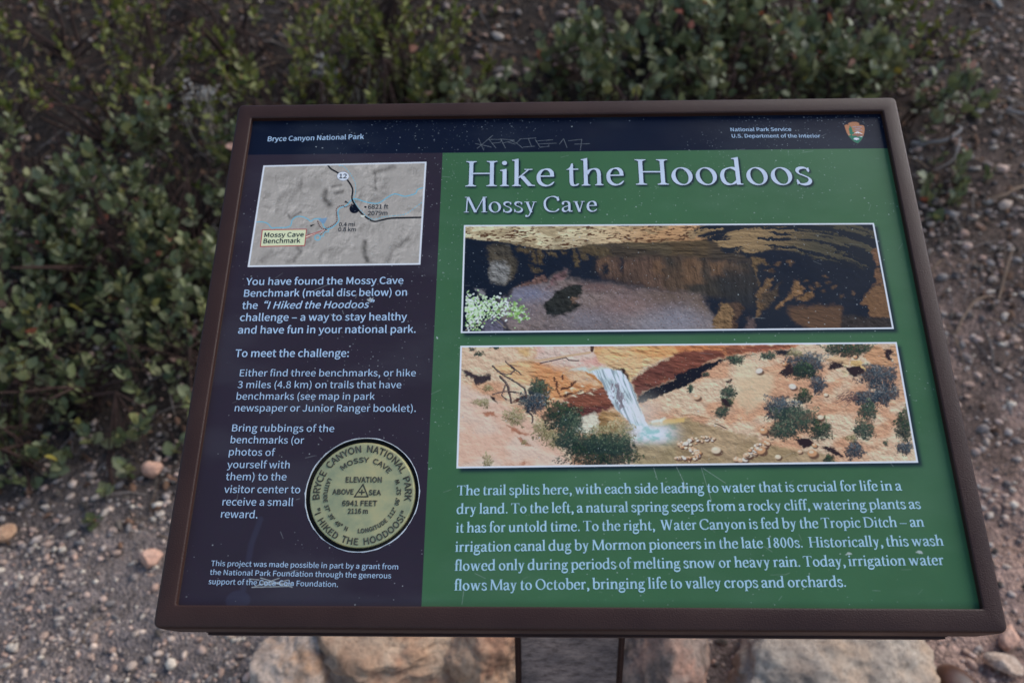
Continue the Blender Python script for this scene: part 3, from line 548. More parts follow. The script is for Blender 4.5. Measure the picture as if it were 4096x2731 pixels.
def hill(h, k, lx=.55, ly=-.8):
    """light on a bumpy height field: bright towards (lx, ly)"""
    gy, gx = np.gradient(h); s = -(gx*lx+gy*ly); s = s/(s.std()+1e-9); return 1+k*np.clip(s, -2.2, 2.2)
def stamp(p, x, y, rx, ry, ang, c, a=1.0):
    j = int((x-p.X[0, 0])/(p.X[0, -1]-p.X[0, 0])*p.X.shape[1]); t = np.abs(p.Y[:, min(max(j, 0), p.X.shape[1]-1)]-y); i = int(t.argmin()); j = int(np.abs(p.X[i]-x).argmin())
    w = int(max(rx, ry)/abs(p.X[0, 1]-p.X[0, 0]))+3; v = int(max(rx, ry)/abs(p.Y[1, 0]-p.Y[0, 0]))+3; s = (slice(max(0, i-v), i+v+1), slice(max(0, j-w), j+w+1))
    X, Y = p.X[s]-x, p.Y[s]-y; ca, sa = math.cos(ang), math.sin(ang); d = np.hypot((X*ca+Y*sa)/rx, (-X*sa+Y*ca)/ry); m = (sst(1.25, .75, d)*a)[..., None]
    p.img[s] = p.img[s]*(1-m)+ink(c)*m
def cave(p):
    X, Y = p.X, p.Y
    QA = lambda pts: _grid(pts, 164.6, 70.6, .45); QB = lambda pts: _grid(pts, 1152.5, 70.6, .46)
    wx = (fbm(X/34, Y/22, o=5, seed=11)-.5)*40+(fbm(X/7, Y/6, o=2, seed=17)-.5)*13; wy = (fbm(X/30, Y/20, o=5, seed=12)-.5)*28+(fbm(X/7, Y/6, o=2, seed=18)-.5)*10
    A, B = X+wx, Y+wy
    rough = hill(fbm(X/26, Y/20, o=5, seed=13), .30); flow = hill(fbm(X/60+wx/60, Y/13, o=5, seed=14), .32); vert = hill(fbm(X/20+wx/60, Y/50, o=5, seed=15), .22)*(.82+.36*fbm(X/28, Y/40, o=3, seed=29))
    low = fbm(X/130, Y/90, o=3, seed=16)
    def put(q, soft, c, sh=None, a=1.0, c2=None):
        m = area(q, A, B, soft*1.5+2)*a; k = ink(c) if c2 is None else ink(c)+(ink(c2)-ink(c))*sst(.35, .65, low)[..., None]
        k = k*np.ones(X.shape+(3,)); k = k*sh[..., None] if sh is not None else k
        p.put(m, np.clip(k, 0, .85))
    p.img[:] = ink((20,29,45))*(.8+.4*rough[..., None]*.6)
    put(QA([(1200,265),(1700,215),(2352,200),(2500,330),(2352,430),(1900,400),(1600,420),(1450,350),(1280,340)]), 8, (66,58,50), flow*1.0, 1, (84,74,58))
    put(QB([(0,210),(250,170),(480,240),(560,330),(700,330),(790,400),(640,410),(330,400),(0,400)]), 8, (58,52,48), flow, 1, (84,70,52))
    put(QA([(1420,420),(1600,400),(2352,380),(2600,420),(2600,760),(2100,740),(1750,660),(1500,600),(1430,520)]), 14, (92,72,62), vert, 1, (74,60,54))
    put(QB([(-60,380),(330,400),(560,420),(800,410),(890,640),(860,760),(520,800),(-60,740)]), 14, (82,66,54), vert, 1, (58,54,50))
    put(QB([(420,520),(900,500),(900,860),(700,900),(520,760)]), 26, (40,42,46), vert, .85)
    for q in ([(150,400),(240,385),(310,420),(330,640),(230,650),(130,640)], [(-180,420),(-90,400),(-60,560),(-160,560)], [(-700,390),(-620,400),(-620,520),(-690,520)], [(400,430),(560,420),(540,560),(430,560)]): put(QB(q), 10, (110,84,64), vert, .8)
    for q in ([(1500,460),(1560,460),(1550,560),(1480,570)], [(1660,380),(1700,380),(1700,540),(1660,530)], [(1380,360),(1430,370),(1440,560),(1380,600)]): put(QA(q), 8, (24,30,42))
    put(QA([(280,265),(420,250),(530,265),(600,470),(570,590),(460,668),(330,650),(300,420)]), 6, (84,76,64), rough, 1, (66,62,56))
    put(QA([(310,440),(430,430),(520,500),(520,600),(440,668),(320,645)]), 8, (124,124,124), rough)
    for q in ([(600,280),(760,310),(700,350),(620,330)], [(740,310),(780,330),(800,460),(760,440)], [(800,310),(862,312),(874,462),(812,450)], [(915,320),(1010,335),(1000,390),(940,375)], [(1060,320),(1120,330),(1120,360),(1070,365)], [(1170,300),(1240,360),(1262,490),(1205,480),(1195,400)], [(1270,340),(1330,350),(1330,400),(1285,400)], [(730,480),(830,510),(830,535),(750,530)], [(1290,260),(1560,290),(1590,370),(1460,400),(1320,340)]): put(QA(q), 4, (84,72,54), rough)
    # floor
    fl = [(470,1200),(400,850),(500,800),(600,700),(740,680),(900,640),(1020,560),(1110,540),(1100,625),(1350,645),(1700,690),(2000,730),(2500,770),(2750,1200)]
    put(QA(fl), 14, (108,98,100), rough*.6+.4, 1, (128,115,112))
    m = area(QA(fl), A, B, 10)
    def glow(x, y, rx, ry, c, a, q=QA):
        x, y = q([(x, y)])[0]; p.put(m*np.exp(-((X-x)/rx)**2-((Y-y)/ry)**2)*a, np.clip(ink(c)*(.7+.3*rough)[..., None], 0, .8))
    glow(700, 780, 130, 40, (124,132,162), .7); glow(620, 960, 110, 60, (118,110,126), .5); glow(1750, 900, 160, 60, (142,116,112), .7); glow(1300, 1050, 120, 50, (132,130,142), .6); glow(2100, 1080, 190, 50, (142,142,154), .7); glow(150, 1000, 130, 60, (136,136,150), .7, QB); glow(1450, 700, 160, 26, (112,84,80), .6); glow(400, 850, 90, 60, (98,80,66), .8, QB); glow(2200, 800, 150, 40, (104,86,74), .7)
    rs = np.random.RandomState(5)
    for i in range(1500):
        x = rs.uniform(600, 2700); y = rs.uniform(700, 1150); xx, yy = QA([(x, y)])[0]
        if pin(QA(fl), np.array([xx]), np.array([yy]))[0]: stamp(p, xx, yy, rs.uniform(1.5, 4.5), rs.uniform(1.2, 3), rs.uniform(-.6, .6), [(168,158,166), (84,70,72), (150,124,118), (120,104,108)][rs.randint(4)], rs.uniform(.25, .7))
    put(QA([(590,700),(640,655),(750,645),(770,590),(860,572),(888,620),(850,665),(700,692)]), 4, (112,86,80), rough)
    put(QA([(890,720),(990,570),(1110,525),(1095,600),(1030,650),(960,700)]), 6, (104,76,80), rough, .8)
    put(QA([(888,885),(970,800),(1090,690),(1150,672),(1270,688),(1282,745),(1235,800),(1200,850),(1255,880),(1235,905),(1150,968),(1010,1012),(905,985)]), 4, (28,34,38), rough, 1, (42,44,42))
    put(QA([(1180,800),(1230,800),(1200,860),(1165,880)]), 4, (120,96,82), rough)
    put(QA([(160,720),(240,715),(262,790),(200,800)]), 4, (120,120,126), rough)
    put(QA([(210,1200),(240,1050),(340,1010),(460,1060),(490,1150),(480,1200)]), 4, (96,94,112), rough)
    put(QA([(470,1060),(500,1130),(520,1180),(480,1180)]), 5, (50,50,60))
    # sunlit ledge
    lit = QA([(-20,20),(2352,0),(3200,-20),(3150,60),(2980,130),(2800,190),(2352,222),(1950,240),(1600,238),(1350,256),(1150,302),(900,308),(750,290),(500,238),(250,208),(20,185)])
    lm = area(lit, X+wx*.5, Y+wy*.5, 4); ls = hill(fbm(X/30+Y/60, Y/9, o=5, seed=21), .17)
    base = ink((232,206,172))+(ink((190,144,102))-ink((232,206,172)))*(sst(600, 1150, X)*.9)[..., None]; base = base+(ink((150,132,102))-base)*(sst(.52, .64, fbm(X/70, Y/26, o=3, seed=24))*.7)[..., None]
    base = base*(1-.35*sst(120, 200, Y)*sst(.4, .6, low))[..., None]
    p.put(lm, np.clip(base*ls[..., None], 0, .8)); p.put(lm*sst(.60, .66, fbm(X/20+Y/40, Y/5, o=4, seed=26)), (92,64,46))
    # streaked roof bending down to the right
    xb, yb = (X-1152.5)/.46, (Y-70.6)/.46; r = np.hypot((xb-800)/2.1, yb-900)+wx*1.2; an = np.arctan2(xb-800, 900-yb)
    stv = fbm(r/34, an*2.6+wx/60, o=5, seed=23); stf = hill(fbm(r/22, an*5, o=4, seed=27), .18)
    roof = area(QB([(250,150),(300,20),(2120,20),(2100,300),(2060,480),(1900,515),(1780,480),(1500,400),(1330,335),(1100,300),(900,325),(790,395),(700,320),(560,330),(470,235)]), A, B, 7)
    thr = .47+.05*sst(1100, 2000, xb)+.07*sst(140, 40, yb)*sst(900, 1000, xb)-.10*np.exp(-((xb-700)/380)**2-((yb-190)/90)**2)-.05*np.exp(-((xb-1700)/320)**2-((yb-330)/120)**2)
    tc = ink((146,122,90))+(ink((74,70,58))-ink((146,122,90)))*sst(900, 1700, xb+yb*.6)[..., None]
    p.put(roof, (20,29,43)); p.put(roof*sst(-.03, .045, stv-thr), np.clip(tc*stf[..., None], 0, .8))
    rg = dict(sh=rough)
    put(QB([(810,375),(900,372),(960,400),(1010,460),(940,450),(880,465),(895,560),(915,665),(885,560),(840,470)]), 4, (104,84,60), **rg)
    put(QB([(930,760),(1080,700),(1130,640),(1100,760),(1040,840),(1000,900),(920,965)]), 6, (72,60,50), **rg)
    put(QB([(1000,590),(1050,588),(1035,660),(985,725),(935,765),(912,835),(970,865),(925,965),(888,1010),(908,900),(890,790),(930,710)]), 4, (110,86,62), **rg)
    put(QB([(1075,915),(1180,800),(1235,720),(1265,645),(1305,622),(1365,705),(1345,735),(1270,780),(1205,835),(1115,925)]), 4, (126,96,68), **rg)
    put(QB([(1285,790),(1330,770),(1400,742),(1460,728),(1478,790),(1400,818),(1300,822)]), 4, (116,88,62), **rg)
    for x, y, w in ((1490,660,34), (1380,630,20), (1600,580,20), (1750,785,20), (1870,745,18), (1620,640,26), (1240,440,34), (1100,450,40), (1020,520,40), (1450,700,30), (1560,720,26), (1690,690,24)):
        put(QB([(x-w,y-8),(x,y-w*.6),(x+w,y),(x,y+w*.5)]), 4, (104,80,58), rough, .85)
    put(QB([(405,1200),(440,1060),(520,858),(590,850),(650,900),(650,1010),(580,1200)]), 4, (126,100,72), **rg)
    put(QB([(590,850),(690,825),(745,900),(700,1020),(640,1200),(560,1200),(650,1000),(650,910)]), 5, (78,60,50), **rg)
    put(QB([(760,1200),(800,1000),(880,1000),(870,1200)]), 5, (100,84,82), rough, .8)
    put(QB([(1210,900),(1500,868),(1750,890),(1765,975),(1800,1200),(1400,1200),(1240,1010)]), 10, (94,70,54), hill(fbm((X+Y)/40, (Y-X*.3)/9, o=5, seed=28), .18))
    put(QB([(880,1010),(1050,930),(1150,942),(1230,1010),(1390,1120),(1400,1200),(880,1200)]), 6, (20,30,46))
    put(QB([(1760,980),(2040,990),(2300,1030),(2300,1200),(1760,1200)]), 9, (52,46,46), rough)
    put(QB([(1955,860),(1985,775),(2080,690),(2190,640),(2290,1010),(2130,1006),(2040,975),(2025,885)]), 4, (118,88,64), rough*.6+.4)
    put(QB([(2070,290),(2130,275),(2160,460),(2110,475)]), 4, (112,80,60), **rg); put(QB([(2095,505),(2175,500),(2170,640),(2095,665)]), 4, (110,80,60), **rg)
    # pale leafy branches at lower left
    rs = np.random.RandomState(9)
    for q in ([(60,1150),(200,980),(330,880)], [(130,1150),(300,950),(520,900)], [(200,1100),(330,1000),(420,1080),(480,1130)], [(180,1140),(230,900),(180,780)]): p.put((1-sst(1, 2.6, sdist(QA(q), X+wx*.3, Y+wy*.3, False)))*.8, (150,140,120))
    for i in range(640):
        k = rs.rand()
        if k < .55: x, y = 60+abs(rs.normal())*130, 960+rs.normal()*95
        elif k < .85: x, y = rs.normal(360, 110), rs.normal(910, 55)
        else: x, y = rs.normal(590, 60), rs.normal(985, 40)
        if y < 730 or y > 1170 or x < 30: continue
        c = [(206,236,204), (186,222,170), (232,248,236), (150,196,110), (120,170,90)][rs.choice(5, p=[.34,.22,.26,.10,.08] if x < 520 else [.1,.1,.02,.4,.38])]
        xx, yy = QA([(x, y)])[0]; stamp(p, xx, yy, rs.uniform(4, 8.5), rs.uniform(2.6, 5), rs.uniform(-1.2, 1.2), c, rs.uniform(.6, 1))
    rs = np.random.RandomState(19)
    for i in range(420): stamp(p, rs.uniform(190, 2190), rs.uniform(100, 590), rs.uniform(.8, 1.7), rs.uniform(.8, 1.5), 0, (150,166,186), rs.uniform(.15, .6))
def falls(p):
    X, Y = p.X, p.Y
    C = lambda pts: _grid(pts, 137.7, 57.4, .4586); D_ = lambda pts: _grid(pts, 1170.2, 45.9, .478)
    wx = (fbm(X/30, Y/20, o=5, seed=41)-.5)*30+(fbm(X/6, Y/5, o=2, seed=57)-.5)*10; wy = (fbm(X/26, Y/18, o=5, seed=42)-.5)*22+(fbm(X/6, Y/5, o=2, seed=58)-.5)*8
    A, B = X+wx, Y+wy; low = fbm(X/150, Y/90, o=3, seed=44)
    soil = hill(fbm(X/34, Y/24, o=6, seed=43), .15)*(.9+.2*fbm(X/50, Y/36, o=3, seed=47)); rock = hill(fbm(X/44+Y/80, Y/15-X/90, o=6, seed=45), .25)*(.85+.3*fbm(X/60, Y/16, o=3, seed=53)); grit = hill(fbm(X/11, Y/8, o=3, seed=46), .10)
    def put(q, soft, c, sh=None, a=1.0, c2=None):
        m = area(q, A, B, soft*1.3+1)*a; k = ink(c) if c2 is None else ink(c)+(ink(c2)-ink(c))*sst(.38, .62, low)[..., None]
        k = k*np.ones(X.shape+(3,)); p.put(m, np.clip(k*sh[..., None] if sh is not None else k, 0, .85))
    p.img[:] = np.clip((ink((208,160,130))+(ink((232,192,166))-ink((208,160,130)))*sst(.4, .6, low)[..., None])*(soil*grit)[..., None], 0, .82)
    put(C([(-50,300),(200,480),(560,650),(850,860),(1050,1080),(1300,1350),(-50,1350)]), 12, (234,196,180), soil*.5+.5, 1, (228,184,164))
    put(C([(0,30),(700,30),(760,120),(740,160),(560,200),(300,240),(0,260)]), 14, (226,190,164), soil)
    put(C([(840,30),(1350,30),(1420,120),(1500,200),(1500,250),(1250,250),(1100,230),(800,190)]), 9, (236,196,184), soil, 1, (226,170,160))
    put(C([(600,45),(740,45),(760,120),(700,140),(620,90)]), 8, (204,164,110), soil, .8)
    # left bank and cliff
    put(C([(380,240),(760,170),(1000,280),(1300,300),(1480,420),(1500,450),(1200,520),(1050,560),(900,600),(800,420),(600,400),(450,330)]), 8, (214,150,104), rock, 1, (226,176,134))
    put(C([(1100,300),(1380,300),(1480,430),(1200,400)]), 8, (232,184,152), soil)
    put(C([(1090,560),(1200,520),(1500,440),(1560,560),(1600,650),(1480,680),(1330,740),(1240,775),(1110,640)]), 5, (132,80,64), rock, 1, (104,62,56))
    put(C([(1110,650),(1580,640),(1480,690),(1330,745),(1240,770),(1150,720)]), 8, (78,44,50), rock, .7)
    for q in ([(1060,440),(1140,440),(1220,375),(1230,385),(1140,470),(1070,470)], [(990,350),(1010,350),(1050,520),(1090,530),(1060,545),(1030,500)], [(1070,320),(1095,320),(1100,365),(1080,360)], [(1080,525),(1180,500),(1300,470),(1180,520),(1100,540)]): put(C(q), 2.5, (70,44,40))
    for x, y in ((1110,590),(1200,540),(1260,505),(1350,515),(1180,470),(1280,440),(1400,470),(930,590),(980,560),(1120,510)): put(C([(x-30,y-8),(x,y-16),(x+34,y-4),(x,y+10)]), 2.5, (238,204,178), soil)
    # right cliff
    put(C([(1380,70),(1800,30),(2400,30),(2400,100),(2100,150),(1900,250),(1800,340),(1740,400),(1690,300),(1560,250),(1430,180)]), 6, (222,164,112), rock, 1, (230,182,140))
    put(D_([(-60,60),(100,45),(420,50),(800,50),(1180,40),(1050,80),(800,120),(420,150),(250,110),(0,130)]), 6, (204,132,88), rock, 1, (176,100,72))
    put(C([(1760,400),(1830,330),(1960,240),(2100,170),(2400,90),(2500,260),(2300,330),(2080,410),(1900,490),(1820,560),(1790,470)]), 5, (138,84,66), rock, 1, (110,66,58))
    put(D_([(-60,120),(150,100),(420,90),(420,170),(300,200),(150,250),(-60,330)]), 6, (122,72,60), rock); put(D_([(420,60),(700,60),(1100,45),(1000,80),(700,120),(440,150)]), 5, (118,70,60), rock, .8)
    put(C([(1820,610),(1830,540),(2000,440),(2300,340),(2480,270),(2480,340),(2300,440),(1980,560)]), 3, (24,26,38)); put(D_([(-40,330),(150,260),(300,215),(400,190),(420,205),(250,300),(60,400),(-60,440)]), 3, (24,26,38))
    put(D_([(400,180),(640,150),(720,140),(480,200)]), 4, (36,34,40)); put(D_([(900,105),(1080,85),(1040,140),(930,150)]), 4, (34,34,44)); put(C([(1570,250),(1690,270),(1740,330),(1750,420),(1690,310),(1600,270)]), 4, (56,38,38))
    # slopes of loose soil on the right
    for q in ([(560,180),(720,250),(700,420),(640,640),(560,640),(520,400)], [(700,300),(900,330),(880,500),(760,620),(640,700)]): p.put(area(D_(q), A, B, 22)*.5, (242,212,180))
    # pool
    put(C([(1800,1230),(1790,1000),(1950,830),(2200,770),(2300,760),(2352,760),(2360,1350),(1800,1350)]), 8, (152,136,104), soil, 1, (166,148,118))
    put(D_([(-40,760),(100,755),(240,800),(450,870),(600,910),(740,920),(760,980),(860,1010),(1100,1050),(1350,1080),(1550,1180),(1560,1300),(-40,1300)]), 7, (162,140,108), soil, 1, (176,152,122))
    put(C([(1930,800),(2120,765),(2330,740),(2280,800),(2000,850)]), 5, (216,184,120)); put(C([(1960,790),(2110,760),(2080,800),(1980,810)]), 4, (240,234,220))
    put(C([(1170,790),(1390,700),(1460,760),(1440,880),(1340,920),(1200,900)]), 7, (238,214,196), soil)
    put(C([(1430,760),(1480,680),(1620,690),(1740,790),(1760,880),(1640,900),(1450,860)]), 6, (150,116,78), rock, 1, (196,160,116))
    # water
    put(C([(1140,265),(1300,245),(1520,255),(1640,290),(1600,340),(1450,320),(1280,290)]), 5, (204,218,214)); put(C([(1290,290),(1370,300),(1480,410),(1460,430)]), 3, (190,130,80)); put(C([(1330,260),(1450,250),(1440,275),(1350,280)]), 4, (200,170,120), None, .7)
    st = fbm((X-(Y-180)*.42)/9, Y/60, o=5, seed=48); wt = p.grad(st, [(.32, (150,166,178)), (.46, (200,218,226)), (.58, (236,246,248))])
    p.put(area(C([(1370,285),(1540,262),(1670,290),(1745,390),(1800,500),(1825,590),(1840,640),(1900,760),(1960,860),(1770,870),(1740,780),(1640,690),(1590,640),(1540,540),(1480,420)]), X+wx*.5, Y+wy*.5, 4), wt)
    p.put(area(C([(1560,380),(1660,420),(1700,560),(1690,680),(1620,650),(1570,520)]), A, B, 8)*sst(.44, .56, fbm(X/7, Y/14, o=3, seed=49))*.8, (116,100,112))
    x0, y0 = C([(1960, 910)])[0]; p.put(np.exp(-(np.abs((X-x0)/112)**3)-(np.abs((Y-y0)/44)**3)), p.grad(fbm(X/26, Y/16, o=4, seed=50), [(.35, (160,206,210)), (.6, (226,242,244))]))
    x0, y0 = C([(1900, 690)])[0]; p.put(np.exp(-((X-x0)/70)**2-((Y-y0)/60)**2)*.45, (226,220,214))
    # the log, roots and branches
    p.put(1-sst(4, 6, sdist(C([(760,170),(850,180),(1150,130),(1350,100)]), X, Y, False)), (206,176,146)); p.put(1-sst(1.2, 3, sdist(C([(850,208),(1110,150),(1140,178),(1240,182)]), X, Y, False)), (56,40,44)); p.put(1-sst(5, 8, sdist(C([(1375,40),(1370,80)]), X+wx*.3, Y, False)), (80,56,50))
    for q, w in (([(380,235),(460,310),(560,370),(690,450)], 3), ([(450,340),(510,400),(545,520),(560,600)], 4), ([(510,190),(560,240),(600,270),(560,315)], 2), ([(560,230),(620,280),(665,318)], 1.5), ([(420,290),(520,320),(570,300)], 1.5), ([(380,520),(440,500),(520,490),(640,500)], 2), ([(700,460),(720,560),(790,640)], 3), ([(500,430),(470,520),(510,570)], 2), ([(740,600),(730,680),(780,740),(770,800)], 2.5), ([(810,370),(800,450),(810,540)], 2)):
        p.put(1-sst(w, w+2, sdist(C(q), X+wx*.35, Y+wy*.35, False)), (74,60,62)); p.put((1-sst(.4, 1.6, sdist(_grid(C(q), 1, -2, 1), X+wx*.35, Y+wy*.35, False)))*.6, (170,150,140))
    put(C([(60,260),(180,300),(300,330),(360,320),(340,380),(220,430),(180,360),(80,320)]), 4, (62,52,58), soil); put(C([(340,545),(390,540),(440,612),(400,590)]), 3, (50,40,42))
    put(C([(560,600),(700,520),(720,560),(640,600)]), 3, (90,60,52))
    for q in ([(280,700),(400,700),(410,740),(300,740)], [(510,820),(640,880),(740,930),(700,940),(560,880)], [(610,940),(700,980),(780,1045),(680,1020)], [(560,1215),(620,1230),(600,1240)], [(640,1220),(700,1190),(690,1230)]): put(C(q), 4, (166,104,78), soil, .85)
    # shrubs: many short strokes, dark beneath, paler on the sunny side
    rs = np.random.RandomState(4)
    def bush(x, y, rx, ry, q, kind='g', n=None, wild=0):
        (x, y), k = q([(x, y)])[0], (.4586 if q is C else .478); rx *= k; ry *= k
        pal = {'g': [(28,42,44), (40,58,54), (60,80,66), (92,108,88), (140,146,122)], 'b': [(26,36,48), (42,54,66), (66,80,90), (100,112,120), (140,140,140)], 'o': [(92,88,64), (124,116,84), (152,144,106), (184,176,140), (206,190,158)], 'd': [(20,32,36), (28,46,42), (44,64,48), (60,86,58), (90,110,80)]}[kind]
        d = ((A-x)/rx)**2+((B-y)/ry)**2+(fbm(X/12, Y/12, o=3, seed=59)-.5)*1.6 if rx > 20 else ((A-x)/rx)**2+((B-y)/ry)**2; p.put(sst(1.2, .4, d)*(.85 if kind != 'o' else .5), np.clip(ink(pal[1])*soil[..., None], 0, .8))
        for i in range(n or int(rx*ry/9)):
            a = rs.uniform(0, 6.28); r = rs.rand()**.6*(1.0+.28*math.sin(a*3+x)+.18*math.sin(a*7+y)); dx, dy = r*math.cos(a), r*math.sin(a); lv = (-dy*.9+dx*.35+rs.normal()*.55); c = pal[int(np.clip(2+lv*1.5, 0, 4))]
            stamp(p, x+dx*rx, y+dy*ry, rs.uniform(2.5, 7), rs.uniform(1.3, 3), math.atan2(dy, dx)+rs.normal()*.7, c, rs.uniform(.45, .9))
    for a in ((600,740,110,90,C,'o'), (270,600,90,45,C,'o'), (330,450,40,40,C,'o'), (880,880,120,100,C,'o'), (1000,960,100,110,C,'o'), (840,470,110,110,C,'g'), (790,600,140,110,C,'b'), (1060,720,190,140,C,'d'), (1150,830,140,140,C,'g'), (1120,960,130,100,C,'g'), (1560,900,260,110,C,'o'), (1300,1020,220,110,C,'g'), (1480,1110,370,150,C,'d'), (1560,1020,250,110,C,'g'), (240,110,50,22,C,'g'), (170,65,30,18,C,'g'), (400,50,50,18,C,'g'), (320,1180,50,70,C,'o'), (700,1000,30,30,C,'o'),
              (1200,230,190,120,D_,'b'), (1180,300,140,90,D_,'d'), (1100,120,70,40,D_,'o'), (840,150,80,36,D_,'g'), (530,190,90,50,D_,'g'), (250,330,34,20,D_,'g'), (100,470,34,46,D_,'g'), (470,500,80,60,D_,'g'), (450,600,60,60,D_,'d'), (400,690,70,50,D_,'g'), (1180,540,84,80,D_,'d'), (1330,430,70,90,D_,'b'), (960,650,170,110,D_,'b'), (1120,760,210,130,D_,'g'), (980,870,150,90,D_,'g'), (1350,860,110,110,D_,'d'), (1620,90,260,70,D_,'d'), (1900,340,200,130,D_,'b'), (1960,520,130,110,D_,'b'), (1780,560,150,80,D_,'b'), (1810,680,90,90,D_,'g'), (1760,860,100,110,D_,'g'), (2150,820,90,170,D_,'d'), (2160,1040,80,60,D_,'b'), (1680,1060,90,90,D_,'b'), (1430,1140,46,50,D_,'d'), (1650,940,60,40,D_,'o'), (1980,990,26,30,D_,'g')): bush(*a)
    for i in range(90): a = rs.uniform(2.5, 3.3); r = rs.uniform(.5, 1); x, y = D_([(1860+360*r*math.cos(a), 560-120*r*math.sin(a)*.5+rs.normal()*26)])[0]; stamp(p, x, y, 9, 1.3, -.45+rs.normal()*.2, (98,72,72), .7)
    # rocks at the upper right and the stone rings
    for q, c in (([(1400,190),(1480,145),(1600,165),(1630,210),(1600,260),(1430,200)], (214,176,140)), ([(1640,200),(1740,190),(1790,290),(1700,260),(1640,230)], (206,172,120)), ([(1760,160),(1880,60),(1960,80),(1990,160),(2060,260),(1900,240),(1800,200)], (200,152,116)), ([(2020,60),(2080,60),(2110,280),(2050,240)], (206,160,126)), ([(1560,300),(1600,290),(1590,350),(1565,345)], (226,196,160))): put(D_(q), 3, c, rock)
    for q in ([(1420,220),(1560,215),(1600,260),(1440,285)], [(1600,260),(1730,240),(1760,300),(1680,350),(1610,330)], [(1960,90),(2030,90),(2020,210),(1960,160)], [(940,330),(1050,220),(1100,300),(1020,350)], [(1360,1010),(1500,1050),(1580,1120),(1500,1120),(1400,1060)], [(1100,960),(1250,940),(1300,1010),(1180,1040)], [(430,400),(500,370),(480,420)], [(390,560),(450,570),(500,640),(430,620)]): put(D_(q), 3, (46,34,40))
    def stone(x, y, r, q):
        (x, y) = q([(x, y)])[0]; r *= .47; stamp(p, x+.4*r, y+.5*r, r*1.1, r*.8, 0, (92,64,54), .9); stamp(p, x, y, r, r*.72, rs.uniform(-.4, .4), [(232,206,182), (214,180,150), (222,214,206), (206,156,118)][rs.randint(4)], 1); stamp(p, x-.2*r, y-.25*r, r*.5, r*.3, 0, (244,226,206), .6)
    for i in range(34): a = i/33; stone(330-310*math.sin(a*1.5)+rs.normal()*14, 940+70*a**1.6*1.0+rs.normal()*16, rs.uniform(10, 24), D_)
    for i in range(26): a = i/25; stone(20+150*math.sin(a*2.2)+rs.normal()*12, 1000+140*a+rs.normal()*12, rs.uniform(12, 26), D_)
    for i in range(34): a = i/33; stone(560+270*a+rs.normal()*22, 1160-170*a+rs.normal()*18, rs.uniform(14, 36), D_)
    for i in range(20): stone(2200+rs.uniform(0, 170), 1160+rs.normal()*16, rs.uniform(10, 22), C)
    for x, y, r in ((345,1055,46), (780,1060,44), (800,870,40), (1270,1085,46), (1350,740,30), (760,295,34), (1080,445,36), (160,545,36), (1400,525,22), (1000,230,24), (1150,1070,24), (940,1120,30), (1680,160,22), (1290,1010,26)): stone(x, y, r, D_)
    p.put(1-sst(1.2, 2.6, sdist(D_([(335,800),(380,815),(440,845)]), X, Y, False)), (60,44,40)); p.put((1-sst(1, 2.6, sdist(D_([(0,725),(120,715),(250,745),(330,760)]), X+wx*.4, Y+wy*.4, False)))*.8, (150,110,80))
    for i in range(2600):
        x, y = rs.uniform(165, 2240), rs.uniform(80, 620); stamp(p, x, y, rs.uniform(1, 2.6), rs.uniform(.8, 1.6), rs.uniform(-.6, .6), [(150,100,76), (246,224,200)][rs.randint(2)], rs.uniform(.15, .5))
